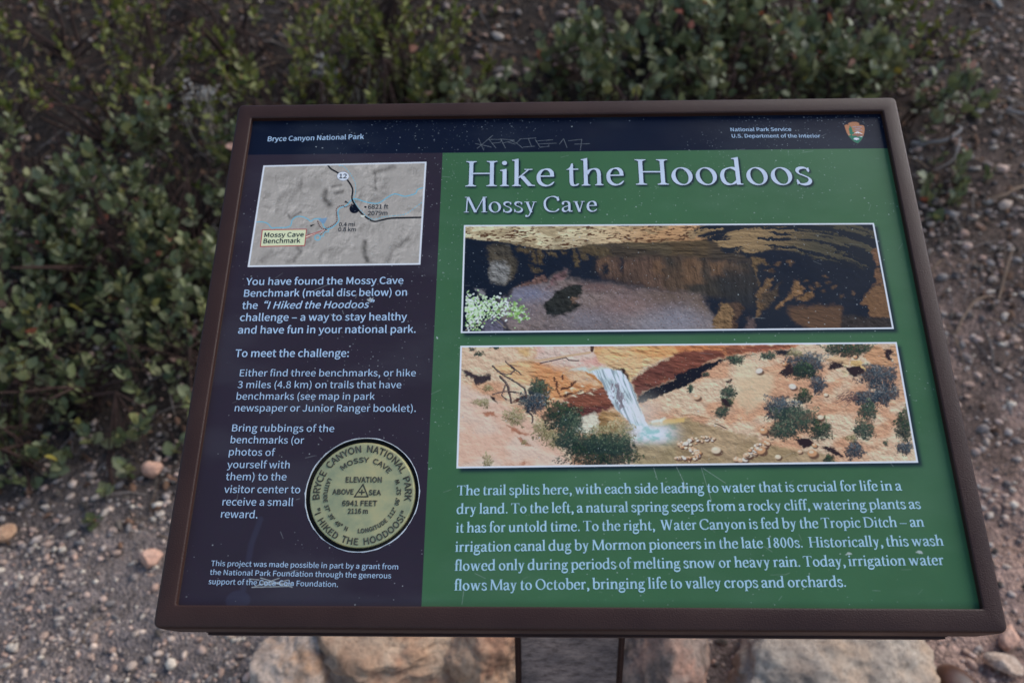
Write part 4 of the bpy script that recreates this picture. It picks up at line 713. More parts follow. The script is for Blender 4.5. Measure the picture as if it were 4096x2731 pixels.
def relief(p):
    X, Y = p.X, p.Y
    wx = (fbm(X/220, Y/220, o=3, seed=61)-.5)*260
    def H(a, b): return fbm((a+wx)/260, (b+wx*.5)/230, o=6, seed=62)+.6*np.abs(fbm(a/150, b/190, o=4, seed=64)-.5)
    sh = (H(X, Y)-H(X+7, Y+9))*26
    n = fbm(X/160, Y/160, o=3, seed=65)
    v = 172+sh*11*sst(.35, .6, n)+sh*4+(fbm(X/14, Y/14, o=3, seed=66)-.5)*8
    for q, a, w in (([(1010,420),(985,480),(1000,540),(1060,590)], 62, 34), ([(1110,370),(1200,345)], 46, 16), ([(1140,450),(1230,420)], 46, 20), ([(1640,180),(1740,160),(1850,120)], 40, 26), ([(1640,200),(1650,390)], 34, 16),
                    ([(1660,395),(1560,350),(1400,420)], 22, 22), ([(540,700),(560,770),(700,690)], 40, 16), ([(1500,1050),(1480,1140),(1500,1230),(1540,1300)], 58, 34), ([(2050,1020),(1850,1150),(1790,1290)], 34, 34), ([(650,1130),(690,1180),(620,1290)], 36, 26),
                    ([(480,500),(700,380),(900,330)], 14, 60), ([(260,260),(400,260),(560,200)], 12, 40), ([(940,1290),(980,1190),(1180,1120)], 22, 30), ([(220,1300),(330,1180)], 20, 40), ([(780,930),(820,1050),(700,1100)], 30, 20)):
        v = v-a*np.exp(-(sdist(q, X+(n-.5)*60, Y+wx*.15, False)/w)**2)*(.55+fbm(X/22, Y/22, o=3, seed=67))
    v = np.clip(v, 70, 200)/255.0
    c = S2L(np.stack([v*255*.985, v*255*.975, v*255*.99], -1)); p.img[:] = np.clip(c/WHITE*.78*np.array([1.04, 1.0, .93]), 0, .8)
    def line(q, w, c, dash=None, wob=0):
        q = [tuple(t) for t in _cr(q, 5)]
        L = sdist(q, X, Y, False); m = 1-sst(w-2, w+2, L)
        if dash:
            # arc length of the nearest point
            best = np.full(X.shape, 1e9); arc = np.zeros(X.shape); acc = 0
            for (x0, y0), (x1, y1) in zip(q[:-1], q[1:]):
                dx, dy = x1-x0, y1-y0; l2 = dx*dx+dy*dy+1e-9; l = math.sqrt(l2); t = np.clip(((X-x0)*dx+(Y-y0)*dy)/l2, 0, 1)
                d = (X-x0-t*dx)**2+(Y-y0-t*dy)**2; k = d < best; best = np.where(k, d, best); arc = np.where(k, acc+t*l, arc); acc += l
            m = m*((arc % dash[0]) < dash[1])
        p.put(m, c)
    blue = (96,190,226)
    line([(140,812),(210,808),(285,830),(335,885),(400,880),(520,878),(575,850),(590,790),(640,745),(715,742),(790,775),(825,802),(870,772),(950,765)], 5, blue)
    p.put(area([(915,775),(1035,752),(1000,830),(965,825)], X, Y, 2)*(((X*.2+Y) % 14) < 9), (90,150,205))
    line([(975,830),(990,870),(1030,895),(1090,880),(1160,820),(1180,770),(1165,690),(1190,635),(1270,605),(1340,530),(1400,522),(1500,555),(1600,575),(1680,572),(1760,520),(1840,470),(1900,460),(2000,488),(2070,475),(2140,452),(2165,405),(2230,382)], 5, blue)
    line([(1180,100),(1240,115),(1310,190),(1360,270),(1385,340),(1385,440),(1365,530),(1400,600),(1450,660),(1530,740),(1620,778),(1740,745),(1900,730),(2010,712),(2120,640),(2225,560)], 3.6, blue, (34, 22))
    line([(1050,905),(1045,935),(1015,930),(985,960),(985,985),(950,988)], 4, blue)
    p.put(1-sst(3.5, 6.5, np.abs(np.hypot((X-910)/1.05, Y-1006)-32)), blue)
    line([(912,800),(930,850),(970,895),(1025,890),(1100,850),(1150,800),(1150,700),(1145,650),(1190,610),(1235,605),(1255,625),(1300,610),(1340,588)], 6, (66,30,38), (24, 14))
    line([(1020,905),(980,940),(945,975)], 6, (66,30,38), (24, 14))
    line([(1040,100),(1080,145),(1150,185),(1240,240),(1300,305),(1350,400),(1342,520),(1390,610),(1450,690),(1530,760),(1620,802),(1720,785),(1850,762),(2210,752)], 10, (12,18,28))
    p.put(sst(1.06, .96, np.hypot((X-1372)/62, (Y-645)/56))*sst(-4, 4, (Y-585)*.6-(X-1372)*.75), (12,18,36))
    p.put(area([(1262,542),(1305,578),(1245,566)], X, Y, 2), (16,22,32)); p.put(area([(815,848),(878,838),(825,872)], X, Y, 2), (16,22,32))
    p.put(sst(1.05, .95, np.hypot((X-1230)/78, (Y-236)/59)), (60,70,84)); p.put(sst(1.05, .95, np.hypot((X-1230)/74, (Y-236)/55)), (236,244,250))
    p.put(sst(1.1, .9, np.hypot((X-1510)/15, (Y-622)/13)), (16,22,32))
    yel = (232,234,196)
    red = (176,44,56)
    p.put(area([(750,985),(1012,900),(752,1022)], X, Y, 2), red); p.put(area([(748,996),(940,930),(748,1014)], X, Y, 2), (240,236,214))
    p.put(area([(213,905),(775,897),(752,1110),(188,1122)], X, Y, 2), red); p.put(area([(222,914),(766,906),(744,1101),(198,1112)], X, Y, 2), yel)
    p.put(sst(.95, .6, np.hypot((X-1480)/46, (Y-735)/20)+(n-.5)), (222,228,222))
def badge(p):
    X, Y = p.X, p.Y; n = fbm(X/50, Y/50, o=3, seed=71)
    A, B = X+(n-.5)*40, Y+(fbm(X/40, Y/40, o=3, seed=72)-.5)*36
    out = area([(700,475),(770,440),(850,458),(828,405),(880,372),(1000,346),(1130,346),(1210,375),(1246,408),(1222,440),(1262,462),(1360,466),(1412,495),(1432,570),(1436,640),(1420,740),(1395,840),(1350,940),(1290,1030),(1185,1122),(1050,1060),(950,960),(850,850),(780,720),(738,600)], X, Y, 8)
    p.put(out, (184,128,96)); p.put(out*area([(1000,800),(1190,770),(1380,800),(1350,880),(1000,880)], X, Y, 12), (150,106,96))
    gr = (44,120,100)
    p.put(out*area([(850,850),(930,830),(1040,850),(1100,832),(1190,880),(1270,858),(1370,862),(1400,1150),(900,1150),(850,1000)], A, B, 8), gr)
    p.put(out*area([(905,480),(930,540),(985,560),(975,620),(1010,650),(1000,700),(1050,730),(1030,780),(985,800),(990,860),(940,860),(945,800),(895,780),(880,700),(865,640),(880,570),(880,520)], A, B, 6), gr)
    p.put(out*area([(1050,768),(1110,715),(1190,690),(1250,722),(1384,790),(1300,780),(1250,752),(1200,768),(1180,742),(1140,768),(1110,752)], X, Y, 6), (232,228,240))
    p.put(out*area([(1240,872),(1360,864),(1340,895),(1280,890)], X, Y, 6), (225,228,240)); p.put(out*area([(835,795),(900,788),(870,810)], X, Y, 6), (205,200,210))
    p.put(out*area([(1030,950),(1080,918),(1150,915),(1235,945),(1235,990),(1190,985),(1150,1012),(1090,990),(1050,990)], X, Y, 9), (228,226,244))

def build_print(title_shapes):
    img = np.zeros((TH, TW, 3)); ys, xs = np.mgrid[0:TH, 0:TW]
    # three fields of flat colour
    hy = np.mean([tx(1769, 606)[1], tx(3548, 596)[1], tx(989, 624)[1]]); bx = np.mean([tx(1770.8, 606)[0], tx(1722, 1600)[0], tx(1687.5, 2438)[0]])
    f = np.clip(ys+.5-hy+.5, 0, 1)[..., None]; gside = np.clip(xs+.5-bx+.5, 0, 1)[..., None]
    img = ink((15,24,46))*(1-f)+f*(ink((50,44,58))*(1-gside)+ink((64,106,76))*gside)
    img *= 1+(fbm(xs/160, ys/160, o=5, seed=81)[..., None]-.5)*.22
    img = img+(np.array([.9, 1.0, 1.0])*.012*sst(.45, .75, fbm(xs/300, ys/120, o=5, seed=82))[..., None])
    # printed soft shadow behind title and pictures
    sh = np.zeros((TH, TW))
    for P, F in title_shapes:
        T = (P+np.array([HX, HY]))*PXM+np.array([5, 6])
        for fc in F:
            q = T[list(fc)]; x0, y0 = np.maximum(np.floor(q.min(0)).astype(int)-1, 0); x1, y1 = np.ceil(q.max(0)).astype(int)+2
            sub = pin(q, xs[y0:y1, x0:x1]+.5, ys[y0:y1, x0:x1]+.5); sh[y0:y1, x0:x1] = np.maximum(sh[y0:y1, x0:x1], sub)
    a = blur(sh, 3)*1.5; bsh = np.maximum(a, np.clip(blur(np.roll(sh, (-4, -4), (0, 1)), 2)*2.2, 0, 1))
    c1 = crop(1700, 820, 1.176); c2 = crop(1700, 1320, 1.1473); c3 = crop(980, 630, 3.136); c4 = crop(3300, 450, 9.046)
    q1 = [(183,95),(2112,85),(2206,583),(168,602)]; q2 = [(162,72),(2165,55),(2264,608),(144,634)]; q3 = [(230,102),(2278,55),(2200,1345),(32,1375)]
    sh2 = np.zeros((TH, TW))
    for q, c in ((q1, c1), (q2, c2)):
        t = np.array([tx(*c(*k)) for k in q])+np.array([10, 12]); sh2 = np.maximum(sh2, pin(t, xs+.5, ys+.5))
    k = np.clip(np.maximum(bsh, blur(sh2, 4)), 0, 1)[..., None]*.92; img = img*(1-k)+ink((16,30,52))*k
    # scattered white wear marks and scratches under the pictures' level are added last
    for q, c, fn, brd in ((q1, c1, cave, 5.5), (q2, c2, falls, 5.5), (q3, c3, relief, 6)):
        p = Patch(q, c); fn(p)
        ins = p.inside(); inner = sdist([tuple(t) for t in p.q], p.TX+.5, p.TY+.5)
        p.put(1-sst(brd-.6, brd+.6, inner), (226,236,246))
        s = (slice(p.y0, p.y1), slice(p.x0, p.x1)); img[s] = img[s]*(1-ins[..., None])+p.img*ins[..., None]
    p = Patch([(640,300),(1500,300),(1500,1160),(640,1160)], c4)
    s = (slice(p.y0, p.y1), slice(p.x0, p.x1)); p.img = img[s].copy(); badge(p); img[s] = p.img
    # wear: specks
    wear = np.zeros((TH, TW)); rs = np.random.RandomState(8)
    for i in range(5600):
        x = rs.randint(6, TW-6); y = int((rs.rand()**1.5)*(TH-12))+6
        if x < 300 and rs.rand() < .5: continue
        if fbm(np.array([x/220.]), np.array([y/200.]), o=2, seed=91)[0] < rs.uniform(.3, .62): continue
        r = rs.choice([1, 2, 3, 4], p=[.42, .40, .14, .04]); a = rs.uniform(.12, .6)
        wear[y:y+r, x:x+r+rs.randint(0, 2)] = a
    def scratch(pts, w=1.1, a=.5, cr_=lambda x, y: (x, y)):
        t = np.array([tx(*cr_(*k)) for k in pts]); x0, y0 = np.maximum((t.min(0)-6).astype(int), 0); x1, y1 = (t.max(0)+7).astype(int)
        d = sdist([tuple(k) for k in t], xs[y0:y1, x0:x1]+.5, ys[y0:y1, x0:x1]+.5, False)
        n = fbm(xs[y0:y1, x0:x1]/6, ys[y0:y1, x0:x1]/6, o=2, seed=5)
        wear[y0:y1, x0:x1] = np.maximum(wear[y0:y1, x0:x1], (1-sst(w-.6, w+.9, d))*a*(.55+.9*n))
    A = crop(900, 380, 1.68); B = crop(2200, 380, 1.47); D = crop(600, 1600, 1.7425); C = crop(750, 1050, 2.138); E = crop(1700, 1850, .9816)
    for q in ([(1703,292),(1738,372)], [(1800,272),(1695,360)], [(1683,328),(1765,345),(1790,352)], [(1775,300),(1820,357)], [(1775,300),(1860,300),(1850,320),(1795,325)], [(1855,300),(1885,358)], [(1850,297),(1945,305),(1862,325)], [(1900,318),(1952,332)],
              [(1922,308),(1960,325),(2000,357)], [(1958,325),(1985,298)], [(1980,297),(2090,290)], [(2038,293),(2060,347)], [(2005,351),(2082,345)], [(2085,300),(2117,352)], [(2095,310),(2202,302)], [(2108,330),(2228,325)], [(2115,352),(2180,346)]): scratch(q, .8, .27, A)
    for q in ([(55,290),(80,258),(100,310)], [(108,270),(187,262),(178,327)], [(145,290),(233,287)]): scratch(q, .8, .27, B)
    for q in ([(710,1303),(960,1296)], [(770,1238),(990,1302)], [(800,1292),(965,1252)], [(730,1298),(900,1240)], [(760,1282),(990,1276)], [(780,1262),(960,1290)], [(690,1245),(760,1252)]): scratch(q, 1.2, .55, D)
    for q in ([(898,20),(912,65)], [(988,18),(1022,88)], [(1085,20),(1125,150)], [(1092,22),(1180,80)], [(155,480),(145,555)]): scratch(q, .8, .28, E)
    for q in ([(1440,300),(1448,270)], [(1325,410),(1335,440)], [(1080,240),(1200,190)]): scratch(q, .9, .3, C)
    rs = np.random.RandomState(17)
    for i in range(90):
        x, y = rs.uniform(900, 3800), rs.uniform(480, 2400); a = rs.uniform(0, 6.28); l = rs.uniform(6, 60)
        scratch([(x, y), (x+l*math.cos(a), y+l*math.sin(a)*.6)], .7, rs.uniform(.08, .25))
    for x, y, rx, ry in ((931,1178,17,8), (1481,1199,13,8), (3395,2213,14,4), (3680,2206,12,5), (1005+743,1351,5,5), (2737,1948,5,5)):
        t = tx(x, y)
        x0, x1, y0, y1 = int(t[0]-30), int(t[0]+30), int(t[1]-24), int(t[1]+24)
        X, Y = xs[y0:y1, x0:x1], ys[y0:y1, x0:x1]; d = np.hypot((X-t[0])/(rx*.8), (Y-t[1])/(ry*1.0))+(fbm(X/4, Y/4, o=2, seed=77)-.5)*1.3
        wear[y0:y1, x0:x1] = np.maximum(wear[y0:y1, x0:x1], sst(1.1, .6, d)*.7)
    k = np.clip(wear, 0, .85)[..., None]; img = img*(1-k)+np.array([.62, .66, .62])*k
    # dried drip mark at lower left
    q = [tx(*D(*t)) for t in ((768,830),(735,920),(705,1000),(690,1090),(668,1230),(640,1350))]; x0, x1, y0, y1 = int(q[-1][0])-60, int(q[0][0])+30, int(q[0][1])-10, int(q[-1][1])+60
    X, Y = xs[y0:y1, x0:x1], ys[y0:y1, x0:x1]; d = sdist(q, X, Y, False); b = tx(*D(612, 1392)); bl = np.hypot((X-b[0])/34, (Y-b[1])/26)
    m = np.maximum(sst(13, 4, d)*.10, np.maximum(sst(1.15, .9, bl)*.11, 0))[..., None]; img[y0:y1, x0:x1] = img[y0:y1, x0:x1]*(1-m)+ink((88,102,140))*m
    im = bpy.data.images.new('sign_print', TW, TH, float_buffer=False); im.colorspace_settings.name = 'sRGB'
    L = np.clip(img, 0, 1); sr = np.where(L < .0031308, L*12.92, 1.055*L**(1/2.4)-.055)
    out = np.ones((TH, TW, 4), np.float32); out[..., :3] = sr[::-1]
    im.pixels.foreach_set(out.ravel()); im.pack()
    return im

# ------------------------------------------------------------------ large structure: the ground
def zones(x, y):
    """share of litter (under the brush), of red trail dirt (right front), rest grey gravel"""
    n = fbm(x*2.2, y*2.2, o=4, seed=31)-.5
    litter = sst(1.25, 1.75, y-.55*np.clip(x, -1.4, .5)*.0+n*.9+np.where(x < 0, .12*np.minimum(-x, 2), -.25*np.clip(x, 0, 1.2)))
    dirt = sst(.15, .75, x+n*.7-.25*(y-.9))*sst(2.15, 1.45, y+n*.8)
    return litter*(1-dirt), dirt
def soil_colour(x, y):
    li, di = zones(x, y); m = fbm(x*14, y*14, o=3, seed=33)[..., None]
    g = np.array([.23,.19,.172]); l = np.array([.050,.038,.031]); d = np.array([.40,.27,.215])
    warm = (sst(.25, .8, x)*.75)[..., None]; l = l*(1-warm)+np.array([.145,.105,.085])*warm
    c = g*(1-li-di)[..., None]+l*li[..., None]+d*di[..., None]
    dark = (sst(.5, .68, fbm(x*3.1, y*3.1, o=5, seed=39))*sst(1.15, 1.6, y)*.6)[..., None]; c = c*(1-dark)+np.array([.045,.036,.030])*dark
    return c*(.75+.5*m)
def build_ground():
    fx = np.arange(-2.7, 2.9, .014); fy = np.arange(.55, 4.6, .014)
    ox = np.concatenate([-np.geomspace(60, 2.75, 26), fx, np.geomspace(2.95, 60, 26)])
    oy = np.concatenate([-np.geomspace(30, .35, 16), np.linspace(-.2, .5, 10), fy, np.geomspace(4.65, 60, 30)])
    X, Y = np.meshgrid(ox, oy); Z = gz(X, Y)
    near = sst(6, 4, np.hypot(X, Y-1.5))
    Z = Z+near*(.010*(fbm(X*28, Y*28, o=4, seed=35)-.5)+.006*(fbm(X*75, Y*75, o=2, seed=36)-.5))
    h, w = X.shape; i = np.arange(h*w).reshape(h, w)
    F = np.stack([i[:-1, :-1], i[:-1, 1:], i[1:, 1:], i[1:, :-1]], -1).reshape(-1, 4)
    me = mesh_np('ground', np.stack([X, Y, Z], -1).reshape(-1, 3), F, m_ground(), True, soil_colour(X, Y).reshape(-1, 3))
    return tag(obj('ground', me), kind='structure')
ground = build_ground()

# ------------------------------------------------------------------ the sign
root = empty('wayside_sign'); root.matrix_world = Matrix([[*BAS[0], CEN[0]], [*BAS[1], CEN[1]], [*BAS[2], CEN[2]], [0, 0, 0, 1]])
tag(root, 'low sloping wayside sign with plum and green panel in a brown metal frame', 'sign')
M_FRAME = m_frame()
def rrect(hx, hy, r, n=5, cy=0):
    out = []
    for k, (sx, sy) in enumerate(((1,-1), (1,1), (-1,1), (-1,-1))):
        a0 = -90+90*k
        for t in range(n):
            a = rad(a0+90*t/(n-1)); out.append((sx*(hx-r)+r*math.cos(a), cy+sy*(hy-r)+r*math.sin(a)))
    return out
def build_frame():
    """one moulding swept round the opening: recess wall, flat face, rounded outer edge, side"""
    oc = (0.2263-0.0002)                       # opening half height, top and bottom nearly equal
    rings = [(0.0, .0062, .0015), (0.0, .0008, .0015), (.0006, .0002, .0018), (.0014, 0, .002), (.0124, 0, .003), (.0136, .0004, .004), (.0144, .0013, .005), (.0148, .0028, .006), (.0150, .0060, .006), (.0150, .0400, .006), (.0140, .0420, .005), (.0020, .0420, .004)]
    V_, F_ = [], []; n = 20
    for k, (off, z, r) in enumerate(rings):
        V_ += [(x, y+off*.03, z) for x, y in rrect(HX+off, .22376+off*1.1, r)]
    for k in range(len(rings)-1):
        for i in range(n):
            j = (i+1) % n; a, b = k*n, (k+1)*n; F_.append((a+i, b+i, b+j, a+j))
    me = bpy.data.meshes.new('frame'); me.from_pydata(V_, [], F_)
    for p in me.polygons: p.use_smooth = True
    bm = bmesh.new(); bm.from_mesh(me); bmesh.ops.recalc_face_normals(bm, faces=bm.faces)
    for e in bm.edges:
        if len(e.link_faces) == 2 and e.calc_face_angle(0) > rad(32): e.smooth = False
    bm.to_mesh(me); bm.free(); me.materials.append(M_FRAME); return me
obj('frame', build_frame(), root)
def box(name, x0, x1, y0, y1, z0, z1, mat, bev=.001, taper=0):
    bm = bmesh.new(); vs = []
    for z, t in ((z0, 0), (z1, taper)):
        for x, y in ((x0+t, y0+t), (x1-t, y0+t), (x1-t, y1-t), (x0+t, y1-t)): vs.append(bm.verts.new((x, y, z)))
    for f in ((3,2,1,0), (4,5,6,7), (0,1,5,4), (1,2,6,5), (2,3,7,6), (3,0,4,7)): bm.faces.new([vs[i] for i in f])
    bmesh.ops.recalc_face_normals(bm, faces=bm.faces)
    if bev: bmesh.ops.bevel(bm, geom=bm.edges[:], offset=bev, segments=2, affect='EDGES')
    me = bpy.data.meshes.new(name); bm.to_mesh(me); bm.free(); me.materials.append(mat); return me
obj('back_tray', box('back_tray', -.290, .290, -.236, .2424, .0425, .058, M_FRAME, .0015), root)

# panel board with its print, pierced by the round hole that holds the benchmark disc
DC = on_plane(1449, 1973); RH, RD = .0452, .0421
m_print, nt_, b_ = new_mat('printed panel', .36, .15)
ti = nt_.nodes.new('ShaderNodeTexImage'); uvn = nt_.nodes.new('ShaderNodeUVMap'); uvn.uv_map = 'UVMap'
nt_.links.new(uvn.outputs[0], ti.inputs[0]); nt_.links.new(ti.outputs[0], b_.inputs['Base Color'])
tt = coord(nt_); n1 = nz(nt_, 9, 5, .6, tt); n2 = nz(nt_, 700, 2, .5, tt)
nt_.links.new(ramp(nt_, n1.outputs[0], [(.35, (.30,.30,.30)), (.7, (.46,.46,.46))]), b_.inputs['Roughness']); bump(nt_, b_, n2.outputs[0], .12, .0003)
def build_panel():
    N = 64; th = np.linspace(0, 2*math.pi, N, endpoint=False)
    wob = 1+.012*(fbm(np.cos(th)*6+9, np.sin(th)*6+9, o=3, seed=3)-.5)
    C = np.stack([DC[0]+RH*wob*np.cos(th), DC[1]+RH*wob*np.sin(th)], 1)
    hx, hy = HX+.0004, HY+.0004
    # square ring of the same number of points round the hole
    s = .06; sq = []
    for t in th:
        c, d = math.cos(t), math.sin(t); k = s/max(abs(c), abs(d)); sq.append((DC[0]+c*k, min(DC[1]+d*k, hy)))
    sq = np.array(sq); Vt = np.vstack([C, sq]); F = [(i, (i+1) % N, N+(i+1) % N, N+i) for i in range(N)]
    x = [-hx, DC[0]-s, DC[0]+s, hx]; y = [-hy, DC[1]-s, DC[1]+s, hy]
    base = len(Vt); G = np.array([(a, b) for b in y for a in x]); Vt = np.vstack([Vt, G])
    for j in range(3):
        for i in range(3):
            if i == 1 and j == 1: continue
            a = base+j*4+i; F.append((a, a+4, a+5, a+1))
    bm = bmesh.new(); vs = [bm.verts.new((a, b, DEP)) for a, b in Vt]
    for f in F: bm.faces.new([vs[i] for i in f])
    for i in range(N):   # rim of the hole
        pass
    bmesh.ops.remove_doubles(bm, verts=bm.verts, dist=1e-5)
    bm.normal_update()
    for f in bm.faces:
        if f.normal.z > 0: f.normal_flip()
    uvl = bm.loops.layers.uv.new('UVMap')
    for f in bm.faces:
        for l in f.loops: l[uvl].uv = ((l.vert.co.x+HX)/(2*HX), 1-(l.vert.co.y+HY)/(2*HY))
    me = bpy.data.meshes.new('panel'); bm.to_mesh(me); bm.free(); return me, C
pm, HOLE = build_panel()
M_TEXT = flat_mat('blue-white printing ink', (.64,.71,.80), .4, .3)
M_TEXT2 = flat_mat('pale blue printing ink', (.44,.66,.74), .4, .3)
M_TEXT3 = flat_mat('pale lavender blue printing ink', (.50,.66,.82), .4, .3)
M_DARKTEXT = flat_mat('dark printing ink', (.02,.025,.03), .45, .4)
font_d = Glyphs(86, 27); font_t = Glyphs(108, 50)
A = crop(900, 380, 1.68); B = crop(2200, 380, 1.47); C_ = crop(750, 1050, 2.138); D = crop(600, 1600, 1.7425); MP = crop(980, 630, 3.136)
TL = crop(1820, 600, 3.92); TR = crop(2480, 600, 2.868); S1 = crop(1800, 1900, 2.6133); S2 = crop(2600, 1900, 1.96); S3 = crop(1800, 2130, 2.352); S4 = crop(2700, 2100, 2.138)
def caph(cr, x, yb, yt): return math.dist(on_plane(*cr(x, yb)), on_plane(*cr(x, yt)))
panel = obj('panel', pm, root)
# split the title between its words so that each sits where it does on the sign
title_shapes = []
def put_serif(name, font, text, a, b, cap):
    me, P, F = serif_line(font, name, text, *on_plane(*a), *on_plane(*b), cap, M_TEXT if font is font_d else M_TEXT2, track=0 if font is font_d else -14)
    obj(name, me, panel); return P, F
capT = caph(TL, 260, 572, 178)
for t_, a, b in (('Hike', TL(163, 574), TL(1560, 566)), ('the', TL(1742, 566), (2483+14, 740.5)), ('Hoodoos', TR(183, 400), TR(2210, 399))):
    title_shapes.append(put_serif('title_lettering', font_d, t_, a, b, capT))
capS = caph(TL, 210, 981, 741)
for t_, a, b in (('Mossy', TL(138, 981), TL(1280, 976)), ('Cave', TL(1390, 972), TL(2230, 966))):
    title_shapes.append(put_serif('subtitle_lettering', font_d, t_, a, b, capS))
capP = caph(S1, 120, 208, 107)
for t_, a, b in (('The trail splits here, with each side leading to water that is crucial for life in a', S1(72, 209), S2(1977, 118)),
                 ('dry land. To the left, a natural spring seeps from a rocky cliff, watering plants as', S1(68, 403), S2(2126, 261)),
                 ('it has for untold time. To the right,  Water Canyon is fed by the Tropic Ditch – an', S1(60, 598), S2(2152, 402)),
                 ('irrigation canal dug by Mormon pioneers in the late 1800s.  Historically, this wash', S3(47, 178), S4(2300, 173)),
                 ('flowed only during periods of melting snow or heavy rain. Today, irrigation water', S3(42, 356), S4(2303, 338)),
                 ('flows May to October, bringing life to valley crops and orchards.', S3(38, 541), S4(1463, 524))):
    put_serif('paragraph_lettering', font_t, t_, a, b, capP)
SANS = {}
for k_, (adv_, d_) in SANS_DATA.items():
    spl_ = []
    for s_ in (d_.split('/') if d_ else []):
        v_ = [int(q) for q in s_.split(',')]; spl_.append([tuple(v_[i:i+6]) for i in range(0, len(v_), 6)])
    SANS[k_] = (adv_, spl_)
capB = caph(C_, 520, 193, 135); capR = caph(C_, 460, 972, 916); capG = caph(D, 440, 1152, 1116); capR2 = caph(D, 590, 217, 170)
def put_sans(name, text, a, b, cap, bold=0, slant=0, mat=None):
    return obj(name, sans_line(name, text, *on_plane(*a), *on_plane(*b), cap, mat or M_TEXT3, bold, slant), panel)
BO = 5
put_sans('header_lettering', 'Bryce Canyon National Park', A(287, 313), A(932, 297), caph(A, 295, 313, 282), BO)
put_sans('header_lettering', 'National Park Service', B(1063, 215), B(1419, 213), caph(B, 1070, 215, 195), BO)
put_sans('header_lettering', 'U.S. Department of the Interior', B(1070, 252), B(1590, 252), caph(B, 1077, 252, 232), BO)
put_sans('intro_lettering', 'You have found the Mossy Cave', C_(500, 193), C_(1845, 182), capB, BO)
put_sans('intro_lettering', 'Benchmark (metal disc below) on', C_(482, 293), C_(1875, 283), capB, BO)
put_sans('intro_lettering', 'the', C_(466, 397), C_(597, 396), capB, BO)
put_sans('intro_lettering', '“I Hiked the Hoodoos”', C_(640, 396), C_(1582, 388), capB, BO, .21)
put_sans('intro_lettering', 'challenge – a way to stay healthy', C_(448, 500), C_(1875, 493), capB, BO)
put_sans('intro_lettering', 'and have fun in your national park.', C_(432, 607), C_(1950, 600), capB, BO)
put_sans('intro_lettering', 'To meet the challenge:', C_(407, 807), C_(1378, 806), capB, BO)
for t_, a, b in (('Either find three benchmarks, or hike', C_(446, 972), C_(1952, 972)), ('3 miles (4.8 km) on trails that have', C_(428, 1072), C_(1828, 1073)), ('benchmarks (see map in park', C_(418, 1171), C_(1600, 1172)), ('newspaper or Junior Ranger booklet).', C_(403, 1271), C_(1952, 1275))):
    put_sans('instruction_lettering', t_, a, b, capR, .8)
for t_, a, b in (('Bring rubbings of the', (571,217), (1283,221)), ('benchmarks (or', (561,299), (1072,303)), ('photos of', (549,384), (870,388)), ('yourself with', (537,472), (972,474)), ('them) to the', (527,556), (950,558)), ('visitor center to', (516,645), (1046,647)), ('receive a small', (504,732), (997,736)), ('reward.', (494,817), (748,822))):
    put_sans('instruction_lettering', t_, D(*a), D(*b), capR2, .8)
for t_, a, b in (('This project was made possible in part by a grant from', (425,1153), (1729,1178)), ('the National Park Foundation through the generous', (417,1215), (1680,1240)), ('support of the Coca-Cola Foundation.', (407,1280), (1309,1300))):
    put_sans('credit_lettering', t_, D(*a), D(*b), capG, 0)
for t_, a, b, h in (('12', (1183,262), (1275,262), 54), ('6821 ft', (1545,647), (1797,642), 50), ('2079m', (1540,727), (1785,723), 50), ('0.4 mi', (1180,865), (1376,862), 45), ('0.8 km', (1172,928), (1390,925), 45), ('Mossy Cave', (243,1000), (736,993), 52), ('Benchmark', (232,1077), (692,1069), 52)):
    put_sans('map_lettering', t_, MP(*a), MP(*b), caph(MP, 1200, 300, 300-h), BO+2 if h > 50 else 6, 0, M_DARKTEXT)
BG = crop(3300, 450, 9.046)
for t_, a, b in (('NATIONAL', (1005,550), (1345,550)), ('PARK', (1098,612), (1275,612)), ('SERVICE', (1068,672), (1352,672))):
    put_sans('emblem_lettering', t_, BG(*a), BG(*b), caph(BG, 1200, 300, 268), 2)
PRINT = build_print(title_shapes); ti.image = PRINT; ti.interpolation = 'Cubic'
pm.materials.append(m_print)

# ------------------------------------------------------------------ the benchmark disc, set in the hole
m_disc, nt_, b_ = new_mat('greenish bronze', .33, .5)
b_.inputs['Metallic'].default_value = .6
t_ = coord(nt_); n1 = nz(nt_, 55, 4, .6, t_); n2 = nz(nt_, 420, 4, .6, t_)
nt_.links.new(ramp(nt_, n1.outputs[0], [(.3, (.54,.54,.28)), (.5, (.68,.62,.30)), (.7, (.76,.63,.29))]), b_.inputs['Base Color'])
nt_.links.new(ramp(nt_, n1.outputs[0], [(.3, (.30,.30,.30)), (.7, (.5,.5,.5))]), b_.inputs['Roughness']); bump(nt_, b_, n2.outputs[0], .15, .0004)
m_dlet = flat_mat('tarnished letter relief', (.05,.046,.03), .5, .4)
m_hole = flat_mat('near-black gap ring', (.022,.02,.015), .6, .3)  # near-black colour for the floor of the gap round the disc
m_chip = flat_mat('chipped white panel edge', (.62,.66,.68), .6, .3)
def lathe(prof, N=72, c=DC):
    V_, F_ = [], []
    for r, z in prof:
        for i in range(N): a = 2*math.pi*i/N; V_.append((c[0]+r*math.cos(a), c[1]+r*math.sin(a), z))
    for k in range(len(prof)-1):
        for i in range(N): j = (i+1) % N; F_.append((k*N+i, (k+1)*N+i, (k+1)*N+j, k*N+j))
    return V_, F_
ZD = DEP+.0006
V_, F_ = lathe([(.0005, ZD), (RD*.965, ZD), (RD*.985, ZD+.0002), (RD, ZD+.0010), (RD, ZD+.004)])
me = bpy.data.meshes.new('benchmark_disc'); me.from_pydata(V_, [], F_+[tuple(range(72))]); me.materials.append(m_disc)
disc = obj('benchmark_disc', me, root); tag(disc, 'round greenish metal benchmark disc with raised lettering')
